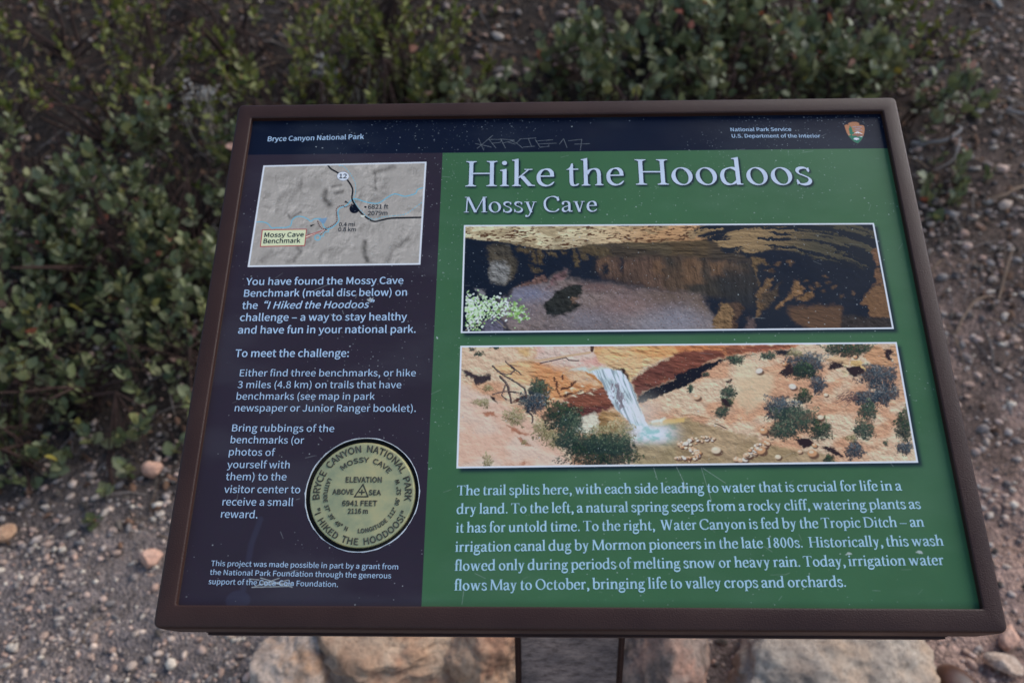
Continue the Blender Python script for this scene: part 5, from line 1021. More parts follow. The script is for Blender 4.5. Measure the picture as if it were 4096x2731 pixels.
V_, F_ = lathe([(RD*.99, ZD+.0042), (RH+.003, ZD+.0042)]); me = bpy.data.meshes.new('disc_recess'); me.from_pydata(V_, [], F_); me.materials.append(m_hole); obj('disc_recess', me, root)
N = 144; th = np.linspace(0, 2*math.pi, N, endpoint=False)
r0 = RH*(1.000+.004*(fbm(np.cos(th)*14+9, np.sin(th)*14+9, o=3, seed=5)-.5)); r1 = RH*(1.008+.035*np.clip(fbm(np.cos(th)*9+3, np.sin(th)*9+3, o=4, seed=6)-.40, 0, 1))
V_ = [(DC[0]+r0[i]*math.cos(th[i]), DC[1]+r0[i]*math.sin(th[i]), DEP+.0012) for i in range(N)]+[(DC[0]+r0[i]*math.cos(th[i]), DC[1]+r0[i]*math.sin(th[i]), DEP-.0003) for i in range(N)]+[(DC[0]+r1[i]*math.cos(th[i]), DC[1]+r1[i]*math.sin(th[i]), DEP-.0002) for i in range(N)]
F_ = [(k*N+i, (k+1)*N+i, (k+1)*N+(i+1) % N, k*N+(i+1) % N) for k in range(2) for i in range(N)]
me = bpy.data.meshes.new('chipped_hole_edge'); me.from_pydata(V_, [], F_); me.materials.append(m_chip); obj('chipped_hole_edge', me, root)
def disc_xy(px, py): return DC[0]+(px-830)/655*RD, DC[1]+(py-790)/640*RD
def emboss(me):
    """give flat letters a little height"""
    bm = bmesh.new(); bm.from_mesh(me)
    g = bmesh.ops.extrude_face_region(bm, geom=bm.faces[:]); 
    for v in g['geom']:
        if isinstance(v, bmesh.types.BMVert): v.co.z -= .0005
    bmesh.ops.recalc_face_normals(bm, faces=bm.faces); bm.to_mesh(me); bm.free()
def disc_text(text, a, b, cap, bold=8):
    p, q = disc_xy(*a), disc_xy(*b); me = sans_line('disc_lettering', text, *p, *q, cap/655*RD, m_dlet, bold, 0, z=ZD-.00002); emboss(me); obj('disc_lettering', me, disc)
def disc_arc(text, a0, a1, r, cap, out=True, bold=7):
    """text along a circle from angle a0 to a1 (degrees, counter-clockwise as drawn)"""
    R = r/655*RD; L = abs(rad(a1-a0))*R
    me = sans_line('disc_lettering', text, 0, 0, L, 0, cap/655*RD, m_dlet, bold, 0, z=ZD-.00002)
    n = len(me.vertices); co = np.zeros(n*3, np.float32); me.vertices.foreach_get('co', co); co = co.reshape(-1, 3)
    s = co[:, 0]/L; h = -co[:, 1]; ang = np.radians(a0+(a1-a0)*s); rr = R+(h if out else -h)
    co2 = np.stack([DC[0]+rr*np.cos(ang), DC[1]-rr*np.sin(ang), co[:, 2]], 1); me.vertices.foreach_set('co', co2.astype(np.float32).ravel()); me.update()
    emboss(me); obj('disc_lettering', me, disc)
disc_arc('BRYCE  CANYON  NATIONAL  PARK', 187, -9, 530, 84)
disc_arc('MOSSY  CAVE', 132, 40, 398, 62)
disc_arc('"I  HIKED  THE  HOODOOS!"', 199, 338, 622, 78, False)
disc_arc("LATITUDE  37°  39'  49\"  N", 156, 251, 482, 50, False, 9)
disc_arc("LONGITUDE  112°  06'  52\"  W", 268, 383, 478, 50, False, 9)
disc_text('ELEVATION', (612,650), (1060,650), 66); disc_text('ABOVE', (460,797), (720,797), 62); disc_text('SEA', (912,805), (1060,805), 62)
disc_text('6941 FEET', (592,936), (1022,936), 64); disc_text('2116 m', (670,1028), (915,1028), 60)
def bars(segs, w):
    bm = bmesh.new()
    for q, (a, b) in enumerate(segs):
        a, b = np.array(disc_xy(*a)), np.array(disc_xy(*b)); d = (b-a)/np.linalg.norm(b-a); nn = np.array([-d[1], d[0]])*w/655*RD/2; e = d*w/655*RD/2*.8
        P = [a-e+nn, b+e+nn, b+e-nn, a-e-nn]; z0, z1 = ZD+.0001, ZD-.00027-q*.00001
        v0 = [bm.verts.new((*p, z0)) for p in P]; v1 = [bm.verts.new((*p, z1)) for p in P]; bm.faces.new(v1)
        for i in range(4): bm.faces.new((v0[i], v0[(i+1) % 4], v1[(i+1) % 4], v1[i]))
    bmesh.ops.recalc_face_normals(bm, faces=bm.faces)
    me = bpy.data.meshes.new('triangle_mark'); bm.to_mesh(me); bm.free(); me.materials.append(m_dlet); return me
obj('triangle_mark', bars([((830,676), (735,826)), ((735,826), (902,826)), ((902,826), (830,676)), ((822,745), (822,798)), ((792,772), (852,772))], 15), disc)

# ------------------------------------------------------------------ the post, in world coordinates, hung on the sign
def inv_root(me):
    me.transform(root.matrix_world.inverted()); return me
yp = CEN[1]+.015
d0 = ray(2061, 2650); t0 = (yp-CAMPOS[1])/d0[1]; xa = (CAMPOS+d0*t0)[0]
d1 = ray(2493.5, 2650); xb = (CAMPOS+d1*((yp-CAMPOS[1])/d1[1]))[0]
topz = CEN[2]-.075
def wbox(name, x0, x1, y0, y1, z0, z1, mat, bev=.002):
    return inv_root(box(name, x0, x1, y0, y1, z0, z1, mat, bev))
zb = -.12
obj('post', wbox('post', xa+.006, xb-.006, yp, yp+.045, zb, topz, m_post(), .001), root)
obj('post_edge', wbox('post_edge', xa, xa+.0062, yp-.003, yp+.048, zb, topz, M_FRAME, .0022), root)
obj('post_edge', wbox('post_edge', xb-.0062, xb, yp-.003, yp+.048, zb, topz, M_FRAME, .0022), root)

# ------------------------------------------------------------------ rocks and stones
def ico(sub):
    bm = bmesh.new(); bmesh.ops.create_icosphere(bm, subdivisions=sub, radius=1); v = np.array([x.co[:] for x in bm.verts]); f = np.array([[a.index for a in q.verts] for q in bm.faces]); bm.free(); return v, f
I1, I2, I5 = ico(1), ico(2), ico(6)
def facet(v, seed, n=14, lo=.72, hi=1.0):
    """cut a sphere by random planes so that it has flat broken sides"""
    rs = np.random.RandomState(seed); d = rs.normal(size=(n, 3)); d /= np.linalg.norm(d, axis=1)[:, None]; h = rs.uniform(lo, hi, n)
    p = v@d.T; s = np.min(np.where(p > 1e-6, h[None]/np.maximum(p, 1e-6), 9), 1); return v*np.minimum(s, 1)[:, None]
def boulder(name, label, centre, size, rotz, seed, mat, lo=.7, n=18, rough=.05, tilt=0, strata=0.0, group=None):
    v, f = I5; v = facet(v, seed, n, lo, 1.0); v = v/np.abs(v).max(0)
    # soften the edges between facets, then weather the surface
    nn = v/np.linalg.norm(v, axis=1)[:, None]
    d = (fbm(v[:, 0]*1.6+seed, v[:, 1]*1.6, v[:, 2]*1.6, 4, seed)-.5)*.28+(fbm(v[:, 0]*6, v[:, 1]*6+seed, v[:, 2]*6, 4, seed+3)-.5)*rough*2.2+(np.abs(fbm(v[:, 0]*3, v[:, 1]*3+seed, v[:, 2]*3, 4, seed+7)-.5)**.7)*rough*1.2
    if strata: d = d+strata*(vnoise(v[:, 2]*7+fbm(v[:, 0]*2, v[:, 1]*2, o=2, seed=seed)*2, v[:, 0]*.4, seed=seed)-.5)
    v = (v+nn*d[:, None])*np.array(size)/2
    me = mesh_np(name, v, f, mat, True)
    me.transform(Matrix.Rotation(rotz, 4, 'Z')@Matrix.Rotation(tilt, 4, 'X'))
    return tag(obj(name, me, loc=centre), label, 'rock', group)
mr_cream = m_rock('cream limestone', [(.3, (.40,.25,.17)), (.45, (.56,.42,.32)), (.6, (.66,.52,.41)), (.75, (.52,.30,.20))], (.50,.27,.14), 12)
mr_tan = m_rock('ochre limestone', [(.3, (.27,.14,.08)), (.45, (.48,.29,.18)), (.6, (.58,.41,.28)), (.75, (.38,.19,.11))], (.32,.15,.09), 11)
mr_brown = m_rock('brown pitted limestone', [(.3, (.12,.08,.06)), (.45, (.23,.165,.13)), (.6, (.33,.24,.19)), (.75, (.40,.28,.21))], (.42,.22,.15), 16)
mr_pink = m_rock('pink broken limestone', [(.3, (.46,.26,.18)), (.5, (.60,.35,.25)), (.7, (.66,.42,.31))], (.52,.29,.20), 9, .3)
mr_grey = m_rock('grey limestone', [(.3, (.28,.21,.16)), (.45, (.40,.32,.25)), (.6, (.50,.41,.32)), (.75, (.34,.33,.30))], (.48,.33,.22), 11)
def at(px, py, h=0): q = ground_at(px, py, h); return q
def place(px, py, h): # centre of a rock whose middle shows at the pixel, standing on the ground
    q = ground_at(px, py, h); return (q[0], q[1], float(gz(q[0], q[1]))+h)
boulder('boulder', 'cream limestone boulder at the left end of the rock pile under the sign', place(1225, 2670, .06), (.19,.26,.15), .3, 5, mr_cream, .6, 12, .08)
boulder('boulder', 'ochre and cream layered boulder overhanging the dark gap left of the sign post', place(1580, 2520, .125), (.34,.26,.10), -.12, 12, mr_tan, .62, 12, .08, .10, .12)
boulder('boulder', 'ochre broken rock resting against the left side of the sign post', place(1930, 2600, .09), (.19,.24,.17), .5, 23, mr_tan, .55, 12, .08, -.25)
boulder('boulder', 'low reddish rock under the overhanging ochre boulder', place(1700, 2745, .03), (.28,.14,.06), .1, 41, mr_brown, .8, 14, .06)
boulder('boulder', 'brown pitted rock with a pink broken side at the right of the sign post', place(2600, 2620, .09), (.20,.24,.19), -.2, 31, mr_brown, .6, 12, .08)
boulder('boulder', 'pink freshly broken slab of rock leaning on the brown rock right of the post', place(2745, 2640, .08), (.055,.22,.17), -.30, 52, mr_pink, .85, 12, .02)
boulder('boulder', 'largest grey limestone boulder right of the sign post', place(3270, 2650, .08), (.39,.30,.18), .12, 66, mr_grey, .58, 12, .09)
boulder('boulder', 'pale wedge shaped rock just below the right corner of the sign', place(4040, 2555, .015), (.065,.035,.035), .9, 71, mr_pink, .5, 8, .04)
boulder('boulder', 'pale rock at the right edge of the photo below the wedge shaped one', place(4012, 2660, .018), (.07,.042,.036), -.5, 78, mr_cream, .5, 8, .05)
boulder('boulder', 'cream rock with a pink base on the gravel near the left side of the sign', place(600, 2240, .014), (.05,.042,.038), .4, 83, mr_pink, .5, 9, .04)
boulder('boulder', 'pinkish cream rock among needles behind the left edge of the sign', place(612, 1885, .02), (.045,.04,.04), .2, 87, mr_pink, .5, 9, .04)
boulder('boulder', 'tan rock at the left edge of the photo on the gravel', place(18, 2135, .016), (.05,.045,.035), 1.2, 91, mr_tan, .75, 10, .04)

PAL = {'gravel': [(.52,.37,.30), (.38,.31,.27), (.60,.46,.37), (.23,.19,.17), (.48,.31,.235), (.66,.56,.45), (.14,.115,.105), (.34,.295,.265)]}
def merge_stones(name, xs, ys, rad_, seed, mat, base, label=None, cat=None, sink=.35):
    rs = np.random.RandomState(seed); v, f = base; n = len(xs); variants = []
    for k in range(14): variants.append(facet(v, 100+k, 8, .45, .95))
    which = rs.randint(0, 14, n); Vb = np.stack(variants)[which]
    s = np.stack([rad_*rs.uniform(.8, 1.25, n), rad_*rs.uniform(.6, 1.0, n), rad_*rs.uniform(.45, .8, n)], 1)
    Vb = Vb*s[:, None, :]; a = rs.uniform(0, 6.28, n); c, d = np.cos(a)[:, None], np.sin(a)[:, None]; tl = rs.uniform(-.5, .5, n); ct, st = np.cos(tl)[:, None], np.sin(tl)[:, None]
    X, Y, Z = Vb[..., 0], Vb[..., 1], Vb[..., 2]; Y, Z = Y*ct-Z*st, Y*st+Z*ct; X, Y = X*c-Y*d, X*d+Y*c
    V_ = np.stack([X+xs[:, None], Y+ys[:, None], Z+(gz(xs, ys)+s[:, 2]*(1-sink*2)*.6)[:, None]], -1)
    col_ = np.array(PAL['gravel'])[rs.choice(8, n, p=[.17,.17,.13,.14,.13,.08,.10,.08])]*rs.uniform(.8, 1.2, (n, 1))
    cc = np.repeat(col_, v.shape[0], 0); F = (f[None]+(np.arange(n)*len(v))[:, None, None]).reshape(-1, 3)
    me = mesh_np(name, V_.reshape(-1, 3), F, mat, False, cc); o = obj(name, me)
    return tag(o, label, cat, kind='stuff')
M_ST = m_stone()
rs = np.random.RandomState(2)
def scatter(n, x0, x1, y0, y1, dens, rs):
    x = rs.uniform(x0, x1, n*6); y = rs.uniform(y0, y1, n*6); k = rs.rand(n*6) < dens(x, y); return x[k][:n], y[k][:n]
def den_g(x, y): li, di = zones(x, y); return np.clip(1-.80*li-.72*di, .05, 1)*(.35+.9*sst(.35, .6, fbm(x*7, y*7, o=2, seed=77)))
xg, yg = scatter(24000, -1.9, 2.0, .62, 2.3, den_g, rs); merge_stones('gravel', xg, yg, rs.gamma(1.7, .0019, len(xg))+.0016, 5, M_ST, I1, 'grey and pink gravel covering the ground around the sign', 'gravel')
xg, yg = scatter(7500, -2.4, 2.6, 1.3, 3.9, lambda x, y: np.where(x > .35, .9, .16), rs); merge_stones('gravel', xg, yg, rs.gamma(1.9, .0028, len(xg))+.0025, 6, M_ST, I1, 'pale stone chips strewn over the slope behind the sign', 'gravel')
# stones large enough to be picked out one by one
def stone_mesh(k):
    v, f = I2; v = facet(v, 300+k, 10, .5, .95)*np.array([1, .78, .6]); c = [(.46,.32,.25), (.52,.40,.32), (.34,.26,.22), (.42,.28,.215), (.54,.45,.37), (.24,.21,.195)][k % 6]
    return mesh_np('stone', v, f, M_ST, False, np.tile(np.array(c), (len(v), 1)))
STM = [stone_mesh(k) for k in range(12)]
def strew(n, px0, px1, py0, py1, r0, r1, label, group, seed, avoid=None):
    rs = np.random.RandomState(seed); k = 0; names = ['pinkish tan', 'cream', 'brown', 'reddish tan', 'whitish', 'dark grey']
    while k < n:
        px, py = rs.uniform(px0, px1), rs.uniform(py0, py1)
        if 560 < px < 3900 and 420 < py < 2500 and avoid is None:
            fl = 355*1.7415+(2500-py)*.17; fr = 2308*1.7415-(2500-py)*.215
            if fl-30 < px < fr+30: continue
        q = ground_at(px, py); k += 1; r = rs.uniform(r0, r1)
        v_ = rs.randint(12); o = obj('stone', STM[v_]); o.location = (q[0], q[1], float(gz(q[0], q[1]))+r*.25); o.scale = (r, r*rs.uniform(.8, 1.1), r*rs.uniform(.7, 1.1)); o.rotation_euler = (rs.uniform(-.3, .3), rs.uniform(-.3, .3), rs.uniform(0, 6.28))
        big = 'larger' if r > (r0+r1)/2 else 'smaller'; tag(o, '%s %s %s' % (big, names[v_ % 6], label), 'stone', names[v_ % 6]+' '+group+', '+big)
strew(70, 0, 1050, 1850, 2731, .007, .014, 'stone lying loose in the gravel left of the sign', 'stones in the gravel left of the sign', 11)
strew(95, 3480, 4096, 150, 1700, .009, .019, 'stone on the dark slope right of the sign', 'stones on the dark slope right of the sign', 12)
strew(28, 3850, 4096, 1750, 2700, .006, .013, 'stone pressed into the pink trail dirt right of the sign', 'stones in the trail dirt right of the sign', 13)
strew(26, 1700, 2500, 40, 380, .014, .03, 'stone on the bare patch between the shrubs behind the sign', 'stones on the bare patch behind the sign', 14)
strew(22, 50, 700, 850, 1150, .008, .016, 'stone on the ground between shrubs at the left', 'stones between the shrubs at the left', 15)

# ------------------------------------------------------------------ litter: needles, twigs, dead leaves
def strips(name, n, x0, x1, y0, y1, lmin, lmax, w, cols, label, cat, dens, seed, lift=.006, segs=4):
    rs = np.random.RandomState(seed); x, y = scatter(n, x0, x1, y0, y1, dens, rs); n = len(x); a = rs.uniform(0, 6.28, n); L = rs.uniform(lmin, lmax, n); bend = rs.uniform(-.5, .5, n); W_ = w*rs.uniform(.6, 1.3, n)
    V_ = []; up = rs.uniform(.1, 1.0, n)*lift+.003
    for s_ in range(segs+1):
        t = s_/segs-.5; ang = a+bend*t; cx_ = x+L*t*np.cos(ang); cy_ = y+L*t*np.sin(ang)+0; z = gz(cx_, cy_)+up*(1-.9*(2*t)**2)
        ww = W_*(1-.5*abs(2*t)); nx, ny = -np.sin(ang)*ww, np.cos(ang)*ww
        V_.append(np.stack([cx_+nx, cy_+ny, z], -1)); V_.append(np.stack([cx_, cy_, z+ww*1.3], -1)); V_.append(np.stack([cx_-nx, cy_-ny, z], -1))
    V_ = np.stack(V_, 1); m = V_.shape[1]; f = []
    for s_ in range(segs): b = s_*3; f += [(b, b+1, b+4, b+3), (b+1, b+2, b+5, b+4)]
    f = np.array(f); F = (f[None]+(np.arange(n)*m)[:, None, None]).reshape(-1, 4); c = np.array(cols)[rs.randint(0, len(cols), n)]*rs.uniform(.7, 1.3, (n, 1))
    me = mesh_np(name, V_.reshape(-1, 3), F, M_ST, True, np.repeat(c, m, 0)); return tag(obj(name, me), label, cat, kind='stuff')
dl = lambda x, y: np.clip(zones(x, y)[0]*1.1+.10, 0, 1)
strips('needle_litter', 5200, -2.3, 2.3, .9, 3.6, .03, .10, .0008, [(.17,.10,.06), (.11,.075,.05), (.22,.15,.10), (.07,.055,.05)], 'dry brown needles scattered over the dark soil', 'needle litter', dl, 21)
strips('twig_litter', 1700, -2.3, 2.3, .9, 3.6, .04, .16, .0018, [(.14,.12,.115), (.08,.065,.055), (.20,.17,.15), (.24,.16,.10)], 'small dead twigs scattered over the dark soil', 'twig litter', dl, 22, .012)
strips('leaf_litter', 5200, -2.3, 2.3, .9, 3.6, .010, .024, .0065, [(.10,.055,.035), (.16,.09,.055), (.06,.045,.035), (.20,.11,.07), (.11,.09,.075)], 'fallen brown leaves under the shrubs', 'leaf litter', dl, 23, .006, 2)

def tube(pts, radii, sides=6):
    P = _cr3(pts, 4); R = np.interp(np.linspace(0, 1, len(P)), np.linspace(0, 1, len(radii)), radii); T_ = np.gradient(P, axis=0); T_ /= np.linalg.norm(T_, axis=1)[:, None]+1e-9
    up = np.array([0.13, .21, .97]); A_ = np.cross(T_, up); A_ /= np.linalg.norm(A_, axis=1)[:, None]+1e-9; B_ = np.cross(T_, A_); th = np.linspace(0, 2*math.pi, sides, endpoint=False)
    V_ = P[:, None]+R[:, None, None]*(A_[:, None]*np.cos(th)[None, :, None]+B_[:, None]*np.sin(th)[None, :, None]); n = len(P); i = np.arange(n*sides).reshape(n, sides)
    F = np.stack([i[:-1], np.roll(i, -1, 1)[:-1], np.roll(i, -1, 1)[1:], i[1:]], -1).reshape(-1, 4); return V_.reshape(-1, 3), F
def _cr3(pts, n):
    P = np.array(pts, float); Q = np.vstack([2*P[0]-P[1], P, 2*P[-1]-P[-2]]); out = []
    for i in range(1, len(P)):
        p0, p1, p2, p3 = Q[i-1], Q[i], Q[i+1], Q[i+2]
        for t in np.linspace(0, 1, n, endpoint=False): out.append(.5*((2*p1)+(-p0+p2)*t+(2*p0-5*p1+4*p2-p3)*t*t+(-p0+3*p1-3*p2+p3)*t**3))
    out.append(P[-1]); return np.array(out)
def join(parts):
    V_, F_, n = [], [], 0
    for v, f in parts: V_.append(v); F_.append(f+n); n += len(v)
    return np.vstack(V_), np.vstack(F_)
m_grey_wood = m_bark('weathered grey wood', (.16,.145,.14), (.34,.31,.29)); m_bark_r = m_bark('dark reddish bark', (.030,.018,.015), (.07,.04,.032)); m_white_wood = m_bark('bleached wood', (.36,.33,.29), (.55,.50,.44)); m_tan_wood = m_bark('tan dry stem', (.20,.13,.085), (.32,.22,.15))
def branch(label, px_pts, r, mat, lifts=None, subs=()):
    def pts3(pp): return [tuple(np.array((*ground_at(x, y)[:2], 0))+np.array([0, 0, float(gz(*ground_at(x, y)[:2]))+l+r])) for x, y, l in pp]
    P = pts3(px_pts); parts = [tube(P, [r, r*.9, r*.8, r*.45], 7)]
    for s_ in subs: parts.append(tube(pts3(s_), [r*.6, r*.4, r*.25], 6))
    v, f = join(parts); return tag(obj('fallen_branch', mesh_np('fallen_branch', v, f, mat, True)), label, 'branch')
branch('grey forked fallen branch curving beside the upper right edge of the sign', [(3640,600,.01), (3760,605,.02), (3815,590,.03), (3830,560,.03), (3790,520,.02)], .0055, m_grey_wood, subs=([(3830,595,.02), (3822,640,.02), (3790,680,.01), (3680,715,.0)], [(3700,600,.01), (3640,606,0)]))
branch('bleached pale piece of wood in the top right corner of the photo', [(3870,-20,.02), (3930,10,.02), (3965,30,.015), (4000,62,.01)], .013, m_white_wood, subs=([(3935,0,.02), (3990,-15,.02)],))
branch('curved grey branch standing out of the shrubs above the right part of the sign', [(3225,215,.12), (3245,150,.20), (3280,105,.24), (3340,85,.25)], .0085, m_grey_wood)
branch('thin tan stem arching over the stones at the right edge of the photo', [(3960,825,.01), (4010,815,.02), (4060,790,.02), (4110,765,.01)], .005, m_tan_wood)
branch('thin bent tan stem lying on the dark stones right of the sign', [(3820,1345,.0), (3850,1290,.015), (3900,1240,.02), (3970,1205,.005)], .0035, m_tan_wood)
branch('slender brown stem standing in the gravel near the right edge of the sign', [(3990,1210,.0), (4015,1120,.02), (4040,1030,.02)], .0032, m_tan_wood)
branch('grey dead twig at the right edge of the photo beside the upper stones', [(4020,468,.01), (4060,474,.01), (4110,482,.01)], .006, m_grey_wood)
branch('bent brown twig standing in the soil left of the sign', [(455,1960,.0), (448,1900,.02), (470,1840,.03), (530,1750,.05)], .005, m_bark_r)
branch('brown stem rising from the gravel below the left shrub', [(125,1980,.0), (115,1920,.02), (95,1850,.06)], .005, m_bark_r)

# ------------------------------------------------------------------ shrubs
M_LEAF = m_leaf()
def leaf_verts(round_=1.0, fold=.12, curl=.1):
    """oval leaf of unit length growing along +Y, base at the origin"""
    ys = [0, .12, .35, .62, .85, 1.0]; ws = [.03, .20*round_, .33*round_, .31*round_, .17*round_, .02]
    V_, F_ = [], []
    for y, w in zip(ys, ws): V_ += [(-w, y, fold*w*1.4-curl*y*y), (0, y, -curl*y*y), (w, y, fold*w*1.4-curl*y*y)]
    for i in range(5): b = i*3; F_ += [(b, b+1, b+4, b+3), (b+1, b+2, b+5, b+4)]
    return np.array(V_), np.array(F_)
GREY = [(0.168,0.189,0.090), (0.138,0.159,0.069), (0.211,0.224,0.120), (0.095,0.116,0.052), (0.224,0.224,0.090), (0.155,0.159,0.086)]
YEL = [(0.172,0.181,0.034), (0.133,0.150,0.028), (0.224,0.215,0.056), (0.086,0.103,0.022), (0.146,0.146,0.047)]
ODD = [(.48,.15,.09), (.46,.25,.19), (.34,.28,.06), (.45,.2,.13)]
LEAF_LIB = {}
def leaf_mesh(kind, k):
    key = (kind, k)
    if key not in LEAF_LIB:
        pal = {'grey': GREY, 'yellow': YEL, 'odd': ODD}[kind]; v, f = leaf_verts(1.15 if kind != 'yellow' else .82, .1+.06*(k % 3), .06+.07*(k % 2))
        LEAF_LIB[key] = (v, f, pal[k % len(pal)], mesh_np('leaf', v, f, M_LEAF, True, np.tile(np.array(pal[k % len(pal)]), (len(v), 1))))
    return LEAF_LIB[key]
def rotmat(d, up_, roll):
    y = d/np.linalg.norm(d); x = np.cross(y, up_); x /= np.linalg.norm(x)+1e-9; z = np.cross(x, y); c, s = math.cos(roll), math.sin(roll); return np.stack([x*c+z*s, y, -x*s+z*c], 1)
def shrub(name, label, base, radius, height, kind, leaf, n_sprig, seed, cat='shrub', group=None, stem_mat=None, per=(9, 15), odd=.01, maxobj=300, lean=(0, 0)):
    rs = np.random.RandomState(seed); root_ = empty(name, base); tag(root_, label, cat, group)
    stems = []; leaves = []
    mains = []
    for i in range(max(6, n_sprig//4)):
        a = rs.uniform(0, 6.28); r = radius*math.sqrt(rs.rand())*.75; tip = np.array([r*math.cos(a)+lean[0], r*math.sin(a)+lean[1], height*rs.uniform(.45, .8)*(1-.4*(r/radius)**2)])
        mid = tip*np.array([.4, .4, .5])+rs.normal(size=3)*radius*.07; mains.append((mid, tip)); stems.append(tube([(rs.normal()*.02, rs.normal()*.02, -.02), mid, tip], [radius*.014, radius*.010, radius*.006], 5))
    lobes = [(rs.uniform(0, 6.28), rs.rand()**.5*.9) for _ in range(max(4, n_sprig//8))]
    for i in range(n_sprig):
        la, lq = lobes[rs.randint(len(lobes))]; px_, py_ = lq*math.cos(la)+rs.normal()*.25, lq*math.sin(la)+rs.normal()*.25; a = math.atan2(py_, px_); q = min(1.1, math.hypot(px_, py_)); u = rs.uniform(.1, 1); rr = radius*q; hz = height*math.sqrt(max(0.05, 1-q*q*.85))*(.35+.65*u**.6)
        end = np.array([rr*math.cos(a)+lean[0]*u, rr*math.sin(a)+lean[1]*u, hz]); gzz = float(gz(base[0]+end[0], base[1]+end[1]))-base[2]; end[2] += gzz
        out = np.array([math.cos(a)*q*.8+rs.normal()*.25, math.sin(a)*q*.8+rs.normal()*.25, .9+rs.normal()*.2]); out /= np.linalg.norm(out); ln = leaf*rs.uniform(2.2, 4.0); st = end-out*ln
        m = mains[np.argmin([np.linalg.norm(t-st) for _, t in mains])][1]; stems.append(tube([m, (m+st)/2+rs.normal(size=3)*leaf*.4, st, end], [leaf*.07, leaf*.055, leaf*.05, leaf*.03], 4))
        k = rs.randint(*per); ph = rs.uniform(0, 6.28)
        for j in range(k):
            t = j/(k-1) if k > 1 else 1; p = st+out*ln*t; az = ph+j*2.4; side = np.array([math.cos(az), math.sin(az), 0]); d = side*(1.05-.55*t)+out*(.35+.85*t)+rs.normal(size=3)*.16
            upv = out+rs.normal(size=3)*.25; kd = 'odd' if rs.rand() < odd else kind
            leaves.append((p, rotmat(d, upv, rs.uniform(-.8, .8)), leaf*rs.uniform(.45, 1.2)*(1.0-.25*(t > .9)), kd, rs.randint(6)))
    v, f = join(stems); me = mesh_np('stems', v, f, stem_mat or m_bark_r, True); obj('stems', me, root_)
    P = np.array([l[0] for l in leaves])+np.array(base); rel = P-CAMPOS; dz = rel@CF; px = 2048+FPX*(rel@CR)/dz; py = 1365.5+FPX*(rel@CD)/dz
    inview = (px > -20) & (px < 4116) & (py > -20) & (py < 2750)
    hid = (py > 430) & (px > 1010-(py-430)*.155) & (px < 3540+(py-430)*.22)
    score = np.where(inview & ~hid, P[:, 2]-float(base[2])+rs.rand(len(P))*.25*height, -9)
    order = np.argsort(-score); own = set(order[:maxobj][score[order[:maxobj]] > -5].tolist())
    LV, LF, LC, n = [], [], [], 0
    for i, (p, R, s_, kd, k) in enumerate(leaves):
        v, f, c, me = leaf_mesh(kd, k)
        if i in own:
            o = bpy.data.objects.new('leaf', me); col.objects.link(o); o.parent = root_; m4 = Matrix.Identity(4)
            for a in range(3):
                for b in range(3): m4[a][b] = R[a, b]*s_
                m4[a][3] = p[a]
            o.matrix_local = m4
        else:
            LV.append((v*s_)@R.T+p); LF.append(f+n); LC.append(np.tile(np.array(c), (len(v), 1))); n += len(v)
    if LV: o = obj('foliage', mesh_np('foliage', np.vstack(LV), np.vstack(LF), M_LEAF, True, np.vstack(LC)), root_); o['kind'] = 'stuff'
    return root_
SHRUBS = [
 # px, py of the base, radius, height, kind, leaf, sprigs, label
 (330, 1500, .30, .24, 'grey', .031, 62, 'grey green broad leaved shrub with red leaves beside the lower left edge of the sign'),
 (760, 1350, .26, .26, 'grey', .030, 55, 'leafy grey green shrub reaching the left edge of the sign beside its text'),
 (20, 1250, .28, .24, 'grey', .031, 50, 'grey green shrub cut by the left edge of the photo at mid height'),
 (180, 1700, .20, .14, 'grey', .030, 26, 'low straggling shrub at the edge of the gravel at the left'),
 (420, 1020, .34, .30, 'grey', .030, 62, 'dull green shrub rising left of the sign, above the bare stony gap'),
 (120, 720, .40, .32, 'grey', .031, 62, 'dull green shrub at the far left behind the nearer left ones'),
 (760, 780, .34, .32, 'grey', .029, 62, 'dark green shrub just left of the upper left corner of the sign'),
 (430, 420, .42, .32, 'yellow', .028, 66, 'sparse olive shrub in the upper left among dark litter'),
 (1130, 380, .36, .40, 'yellow', .028, 84, 'yellow green small leaved shrub above the upper left corner of the sign'),
 (1580, 260, .36, .38, 'yellow', .028, 80, 'bright yellow green shrub behind the left part of the sign top'),
 (900, 110, .44, .36, 'yellow', .030, 64, 'yellow green shrub at the top edge left of the middle'),
 (250, 80, .46, .34, 'yellow', .030, 56, 'dark olive shrub in the top left corner of the photo'),
 (1450, 30, .44, .34, 'yellow', .031, 56, 'yellow green shrub at the top edge of the photo behind the bright one'),
 (1850, 470, .30, .20, 'grey', .038, 46, 'low broad leaved shrub peeping over the middle of the sign top'),
 (2420, 400, .32, .30, 'grey', .039, 62, 'large leaved grey green shrub behind the title of the sign'),
 (2900, 330, .34, .34, 'grey', .040, 70, 'large leaved shrub with pinkish leaves above the right half'),
 (3330, 400, .30, .26, 'grey', .038, 50, 'pale green shrub above the upper right corner of the sign'),
 (2650, 60, .40, .34, 'grey', .042, 56, 'pale large leaved shrub at the top edge right of the middle'),
 (3150, 60, .40, .26, 'grey', .040, 50, 'large leaved shrub at the top edge beside the curved grey branch'),
 (3640, 420, .26, .20, 'grey', .038, 30, 'sparse end sprigs of the shrub just right of the upper right corner of the sign'),
 (3790, 700, .14, .10, 'grey', .036, 9, 'few leafy sprigs on the stony ground right of the upper right corner'),
 (3560, 120, .26, .16, 'yellow', .034, 20, 'sparse olive sprigs at the top edge near the stony slope'),
]
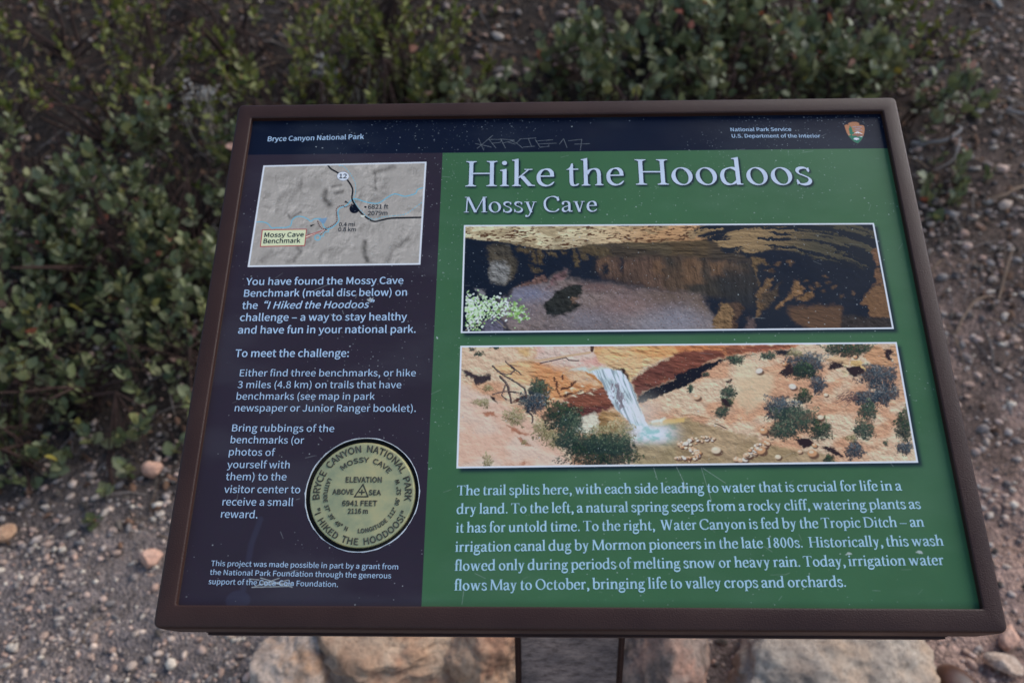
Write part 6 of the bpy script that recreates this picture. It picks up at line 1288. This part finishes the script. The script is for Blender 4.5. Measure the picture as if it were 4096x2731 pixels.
for i, (px, py, r, h, kd, lf, ns, lb) in enumerate(SHRUBS):
    q = ground_at(px, py, h*.35)
    b = (q[0], q[1], float(gz(q[0], q[1])))
    if kd == 'yellow': ns = int(ns*.85)
    else: ns = int(ns*1.02)
    shrub('shrub', lb, b, r, h, kd, lf, ns, 500+i, odd=.020 if kd == 'grey' else .005, per=(9, 14))
# the lone sprig with leaves at the right, low plants
# dry flower stalks beside the upper left corner of the sign
m_dry = m_bark('dry straw', (.30,.25,.18), (.48,.42,.34))
def stalks(label, spots, h, seed, heads=True):
    rs = np.random.RandomState(seed); q = ground_at(*spots[0]); root_ = empty('dry_plant', (q[0], q[1], float(gz(q[0], q[1])))); tag(root_, label, 'dry plant'); P = []; hd = []
    for s_ in spots:
        g_ = ground_at(*s_); b = np.array([g_[0]-q[0], g_[1]-q[1], float(gz(g_[0], g_[1]))-root_.location[2]])
        for k in range(rs.randint(3, 6)):
            t = b+np.array([rs.normal()*.05, rs.normal()*.05, h*rs.uniform(.6, 1.05)]); P.append(tube([b+rs.normal(size=3)*.01*np.array([1,1,0]), (b+t)/2+rs.normal(size=3)*.012, t], [.0022, .0018, .0012], 5)); hd.append(t)
    v, f = join(P); obj('stalks', mesh_np('stalks', v, f, m_dry, True), root_)
    if heads:
        v0, f0 = I1
        for t in hd:
            pp = [(v0*rs.uniform(.0025, .006)*np.array([1, 1, .8])+t+rs.normal(size=3)*.009, f0) for _ in range(rs.randint(7, 14))]; v, f = join(pp)
            obj('seed_head', mesh_np('seed_head', v, f, m_white_wood, True), root_)
stalks('pale dry flower heads on thin stalks touching the upper left corner of the sign', [(845, 610), (880, 650), (820, 560)], .20, 61)
stalks('cream dry flower heads behind the left part of the sign top', [(1340, 470), (1370, 440), (1310, 480)], .16, 62)
stalks('thin tan grass stalks standing behind the sign top left of its middle', [(1420, 480), (1450, 470), (1480, 490)], .26, 63, False)

# ------------------------------------------------------------------ toe of a shoe at the lower right
m_leather, nt_, b_ = new_mat('brown leather', .38, .5); t_ = coord(nt_); n1 = nz(nt_, 25, 5, .6, t_)
nt_.links.new(ramp(nt_, n1.outputs[0], [(.35, (.055,.022,.012)), (.65, (.12,.05,.026))]), b_.inputs['Base Color']); bump(nt_, b_, n1.outputs[0], .2, .001)
m_sole = flat_mat('pale rubber sole', (.42,.34,.30), .7, .3)
def shoe():
    q = ground_at(3762, 2716, .02); base = (q[0]+.004, q[1]-.066, float(gz(q[0], q[1]-.05))); r = empty('shoe', base); tag(r, 'rounded brown leather toe of a shoe with a pale rim beside the big grey boulder', 'shoe')
    n, m = 28, 11
    def outline(t):  # t 0..1 round the sole
        a = 2*math.pi*t; y = math.sin(a); w = .046*(1-.12*(y < 0)*-y); return np.array([w*math.cos(a)*(1 if y > 0 else 1), (.085 if y > 0 else .19)*y])
    V_, F_ = [], []
    for k in range(m):
        s_ = k/(m-1); z = .012+.062*math.sin(s_*math.pi/2)
        sc = math.cos(s_*math.pi/2)**.55 if k < m-1 else .02
        for i in range(n): o_ = outline(i/n); zz = z*(1+.35*max(0, -o_[1])/.19); V_.append((o_[0]*sc, o_[1]*sc if o_[1] > 0 else o_[1]*(.3+.7*sc), zz))
    for k in range(m-1):
        for i in range(n): j = (i+1) % n; F_.append((k*n+i, k*n+j, (k+1)*n+j, (k+1)*n+i))
    obj('upper', mesh_np('upper', V_, F_, m_leather, True), r)
    V_, F_ = [], []
    for k, (sc, z) in enumerate(((1.0, .0), (1.10, .003), (1.11, .014), (1.0, .016))):
        for i in range(n): o_ = outline(i/n)*sc; V_.append((o_[0], o_[1], z))
    for k in range(3):
        for i in range(n): j = (i+1) % n; F_.append((k*n+i, k*n+j, (k+1)*n+j, (k+1)*n+i))
    obj('sole', mesh_np('sole', V_, F_, m_sole, False), r)
shoe()
